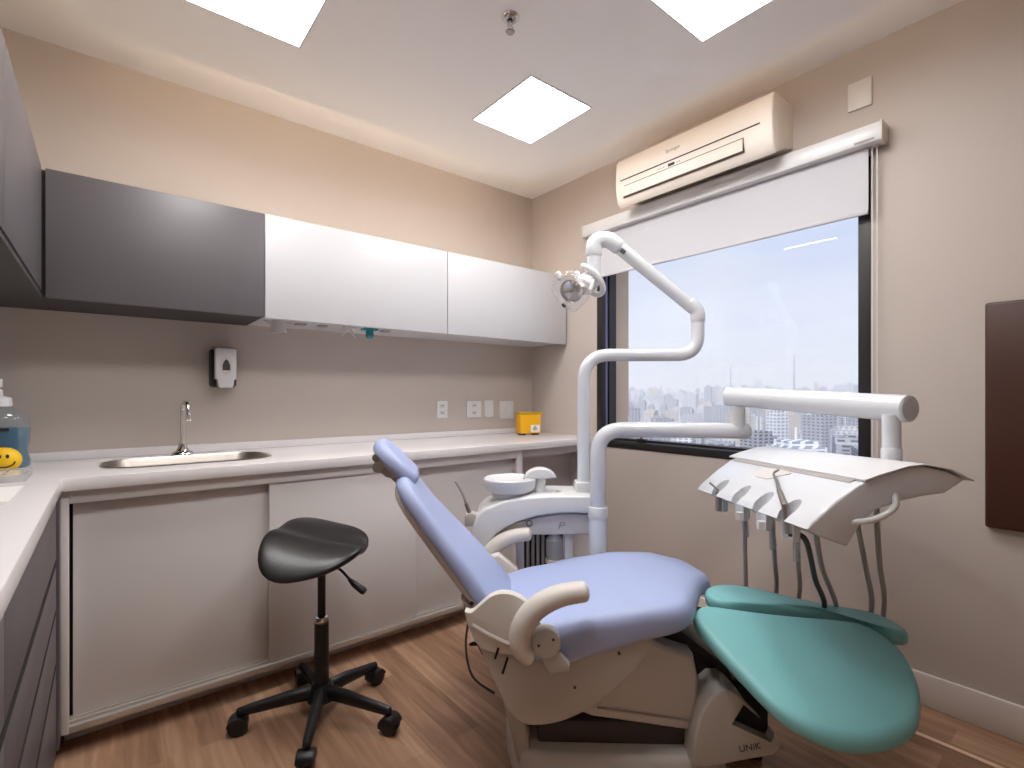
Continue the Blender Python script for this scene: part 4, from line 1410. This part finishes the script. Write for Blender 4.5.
# head: lateral profile (x, z) swept along y from the near end to the far end
YN, YFAR = 1.20, 1.86
HX, HZ = -.03, -.04
def hd_(x, y, z):
    return uf(x + HX * (y - YN), y, z + HZ * (y - YN))
HV = uf.y + uf.x * HX + Vector((0, 0, HZ))
prof = [(.706, .806), (.716, .822), (.775, .874), (.830, .914), (.872, .932), (.945, .953), (.985, .957), (1.04, .946), (1.085, .925), (1.035, .892), (.985, .886), (.925, .872), (.87, .852), (.838, .825), (.815, .785), (.803, .766), (.775, .774)]
b = NB(); prism(b, [uf(x, YN, z) for x, z in prof], HV * (YFAR - YN), .006, 3)
c = NB()
HY = (1.315, 1.445, 1.575, 1.72)
for y in HY:
    b3 = NB(); tube(b3, [hd_(.724, y, .70), hd_(.734, y, .95)], .0275, 28); merge(c, b3)
b = bool_cut(b, c)
hb = obj('head_body', b, M_enamel, t, angle=32)
for y in HY:
    b = NB()
    g = []
    for z_, r_ in ((.82, .028), (.785, .028), (.765, .027), (.752, .024)):
        g.append([(hd_(.727 + (.002 if z_ > .8 else 0) + rr2 * math.cos(math.radians(a_)), y + rr2 * math.sin(math.radians(a_)), z_)) for rr2 in (r_, r_ - .004) for a_ in (range(-96, 97, 16) if rr2 == r_ else range(96, -97, -16))])
    vv = [[b.verts.new(p) for p in row] for row in g]
    n_ = len(vv[0])
    for r0, r1 in zip(vv[:-1], vv[1:]):
        for k in range(n_):
            b.faces.new((r0[k], r0[(k + 1) % n_], r1[(k + 1) % n_], r1[k]))
    b.faces.new(vv[0]); b.faces.new(vv[-1])
    obj('holder_cup', b, M_enamel, hb)
b = NB()
tp = [(.840, .926), (.872, .938), (.945, .960), (.985, .964), (1.045, .953), (1.10, .926)]
tpoly = tp + [(x, z - .004) for x, z in reversed(tp)]
prism(b, [hd_(x, YN - .006, z) for x, z in tpoly], HV * (YFAR - YN + .04), .0015, 2)
obj('tray_top', b, M_white, t, angle=30)
b = NB(); prism(b, [hd_(x, YN + .03, z) for x, z in ((.828, .9145), (.843, .924), (.846, .921), (.831, .911))], HV * (YFAR - YN - .05)); obj('tray_groove', b, M_hose, t)
b = NB()
tube(b, catmull([uf(.815, YN + .006, .822), uf(.848, YN - .014, .832), uf(.882, YN - .018, .848), uf(.908, YN - .012, .868), uf(.918, YN + .004, .89)], 6), .0075, 12)
obj('pull_handle', b, M_white, t)
b = NB()
pp = [(.806, 1.50), (.826, 1.47), (.826, 1.60), (.806, 1.63), (.790, 1.60), (.790, 1.53)]
def face_z(x):
    return .874 + (x - .775) * (.914 - .874) / (.830 - .775)
prism(b, [hd_(p.x, p.y, face_z(p.x) - .001) for p in catmull([(x, y, 0) for x, y in pp], 5, True)], (-.0022, 0, .003), .0)
obj('control_pad', b, M_greyw, t)
for P in (((.86, 1.42, .84), (.875, 1.45, .77), (.95, 1.54, .60), (1.04, 1.61, .44)),
          ((1.02, 1.46, .875), (1.03, 1.50, .77), (1.11, 1.58, .60), (1.16, 1.62, .44)),
          ((1.08, 1.48, .89), (1.09, 1.50, .77), (1.15, 1.57, .60), (1.20, 1.62, .44))):
    q = P[-1]
    b = NB(); tube(b, catmull([uf(*p) for p in P] + [uf(q[0] + .03, q[1] + .12, .26), uf(q[0] - .16, q[1] + .26, .15), uf(.60, 1.985, .10), uf(.36, 2.0, .09)], 6), .0075, 10)
    obj('supply_hose', b, M_hose, t)

# instruments hanging in the holders
names = ['bent chrome air syringe in the nearest holder of the delivery unit', 'sleeved dental handpiece in the second holder from the near end', 'sleeved dental handpiece in the third holder from the near end', 'sleeved dental handpiece with thin tip in the farthest holder']
for k, y in enumerate(HY):
    hx = .726 + HX * (y - YN)
    hz_ = HZ * (y - YN)
    sy = thing('dental_syringe' if k == 0 else 'dental_handpiece', names[k], 'dental instrument', tuple(uf(hx, y, .75 + hz_)), -38.86, group='instruments in the delivery unit')
    if k == 0:
        b = NB(); tube(b, [uf(hx + .004, y, .765), uf(.722, y + .012, .835), uf(.745, y + .085, .862)], [.010, .009, .0065], 12); obj('grip', b, M_steel, sy)
        b = NB(); tube(b, catmull([uf(.745, y + .085, .862), uf(.765, y + .135, .878), uf(.782, y + .185, .893), uf(.80, y + .188, .905)], 5), [.005, .003], 8); obj('tip', b, M_steel, sy)
    elif k == 3:
        b = NB(); tube(b, [uf(hx, y, .752 + hz_), uf(hx, y, .82 + hz_)], .012, 12); obj('grip', b, M_steel, sy)
        b = NB(); tube(b, [uf(hx, y, .82 + hz_), uf(hx - .026, y + .02, .845 + hz_)], .0035, 8); obj('tip', b, M_steel, sy)
    else:
        b = NB(); tube(b, [uf(hx, y, .752 + hz_), uf(hx, y, .775 + hz_)], .012, 12); obj('grip', b, M_greyw, sy)
    b = NB()
    z0 = .785 + hz_
    if k == 0:
        P = [(hx + .004, y, .765), (.775, y + .01, .745), (.885, y + .15, .59), (.985, y + .27, .45), (1.0, y + .42, .28)]
    else:
        x1 = (.835, .947, 1.018)[3 - k]
        y1 = (1.80, 1.80, 1.78)[3 - k]
        x0_, y0_ = (.798, .816, .82)[3 - k], y
        P = [(x0_, y0_, z0), (x0_ + (x1 - x0_) * .1, y0_ + (y1 - y0_) * .1, .74), (x0_ + (x1 - x0_) * .55, y0_ + (y1 - y0_) * .55, .58), (x1, y1, .42), (x1 - .02, y1 + .05, .28)]
    tube(b, catmull([uf(*p) for p in P] + [uf(.72, 1.95, .16), uf(.55, 1.99, .12), uf(.36, 2.0, .12 + .02 * k)], 7), .0075, 10)
    obj('hose', b, M_hosed if k == 0 else M_hose, sy)
    if k:
        b = NB()
        pts = [uf(P[1][0] - .006, P[1][1], .755), uf(P[1][0] + .008, P[1][1] + .02, .70), uf(P[1][0] + .028, P[1][1] + .05, .63)]
        tube(b, catmull(pts, 4), [.013, .019], 12, flat=.45)
        obj('plastic_sleeve', b, M_film, sy)

# ================================================================== THE CITY
GZ = -42.0
b = NB(); box(b, 60, 3200, -1200, 3200, GZ - 1, GZ)
tag(obj('city_ground', b, mat('pale_city_ground', (150, 150, 156), .9, noise=.2, nscale=.02), smooth=False), 'hazy city ground far below the window', 'ground', kind='structure')
rnd = random.Random(11)
cmats = [city_material('city_facade_pale', (206, 204, 206), (120, 124, 136)),
         city_material('city_facade_grey', (170, 170, 176), (96, 100, 112), 3.0, 3.4),
         city_material('city_facade_beige', (200, 188, 178), (110, 108, 112), 3.4, 2.2),
         city_material('city_facade_white', (224, 224, 226), (140, 146, 158), 3.2, 4.0)]


def tower(kind):
    """block, block with lift house, or stepped block; 1 unit = 1 m, height 40"""
    b = NB()
    if kind == 0:
        box(b, -8, 8, -6, 6, 0, 40); box(b, -3, 3, -2.5, 2.5, 40, 43.5); box(b, -8.2, 8.2, -6.2, 6.2, 39.6, 40.5)
    elif kind == 1:
        box(b, -6, 6, -6, 6, 0, 40); box(b, -4.5, 4.5, -4.5, 4.5, 40, 44); box(b, -.25, .25, -.25, .25, 44, 54)
    elif kind == 2:
        box(b, -11, 11, -5, 5, 0, 36); box(b, -5, 7, -5, 5, 36, 40); box(b, -2, 2, -2, 2, 40, 42)
    else:
        box(b, -14, 14, -9, 9, 0, 40); box(b, -14.3, 14.3, -9.3, 9.3, 38.5, 40.6); box(b, -10, -4, -3, 3, 40.6, 44)
    me = bpy.data.meshes.new('city_building')
    b.to_mesh(me)
    b.free()
    return me


meshes = {}
for ki in range(4):
    for mi in range(4):
        me = tower(ki)
        me.materials.append(cmats[mi])
        meshes[(ki, mi)] = me
CITY = 'pale city building in the haze beyond the window'
BANDS = ((170, 290, 16), (345, 500, 36), (555, 800, 60), (855, 1200, 80), (1260, 1760, 96))
placed = []
for ring_, (d0, d1, cnt) in enumerate(BANDS):
    for k in range(cnt):
        for tries in range(60):
            az = math.radians(13 + 30 * (k + rnd.random() * 1.4) / cnt)
            ki, mi = rnd.randrange(4), rnd.choice((0, 0, 1, 1, 2, 3))
            wsc = .8 + rnd.random() * .7
            rad = wsc * (10.2, 8.6, 12.3, 16.8)[ki]
            x = d0 + rad + (d1 - d0 - 2 * rad) * rnd.random()
            y = x * math.tan(az)
            if all((x - px_) ** 2 + (y - py_) ** 2 > (rad + pr_) ** 2 for px_, py_, pr_ in placed):
                break
        else:
            continue
        placed.append((x, y, rad))
        o = bpy.data.objects.new('city_building', meshes[(ki, mi)])
        COL.objects.link(o)
        o.location = (x, y, GZ)
        o.rotation_euler = (0, 0, rnd.choice((.3, .35, 1.1, .9, .5)) + rnd.random() * .1)
        topz = (-14 - rnd.random() * 14, -12 - rnd.random() * 18, -8 - rnd.random() * 20, 4 - rnd.random() * 22 + (14 if rnd.random() < .12 else 0), 24 - rnd.random() * 26 + (16 if rnd.random() < .1 else 0))[ring_]
        s = (topz - GZ) / 40.0
        o.scale = (wsc, wsc, s)
        tag(o, CITY, 'building', 'buildings of the hazy city skyline')
# two broadcast masts on the skyline
for az, d, hgt, lab in ((21.8, 1930, 120, 'tall thin broadcast mast on the skyline, right one'), (27.6, 2120, 100, 'thin broadcast mast on the skyline, left one')):
    a = math.radians(az)
    p = Vector((d * math.cos(a), d * math.sin(a), GZ))
    b = NB()
    tube(b, [p, p + Vector((0, 0, 40)), p + Vector((0, 0, hgt)), p + Vector((0, 0, hgt + 62))], [6, 3.4, 2.2, 1.0], 6)
    for zz in (60, 85, 108):
        cyl(b, p + Vector((0, 0, zz)), p + Vector((0, 0, zz + 2)), 3.6, 8)
    tag(obj('radio_mast', b, MATS['pale_city_ground']), lab, 'mast')
# haze between the rows of the city
hz = bpy.data.materials.new('city_haze')
hz.use_nodes = True
nt = hz.node_tree
nt.nodes.clear()
ho_ = nt.nodes.new('ShaderNodeOutputMaterial')
vs_ = nt.nodes.new('ShaderNodeVolumeScatter')
vs_.inputs['Color'].default_value = (.96, .97, 1.0, 1)
vs_.inputs['Density'].default_value = .0055
nt.links.new(vs_.outputs[0], ho_.inputs['Volume'])
for x0, x1, lab in ((300, 335, 'thin pale haze behind the nearest city rooftops'), (510, 545, 'pale haze between the middle rows of the city'), (810, 845, 'pale haze before the far rows of the city'), (1210, 1250, 'pale haze in front of the farthest city skyline')):
    b = NB(); box(b, x0, x1, -100, 1800, GZ + .5, 70)
    tag(obj('city_haze', b, hz, smooth=False), lab, 'haze', kind='stuff')
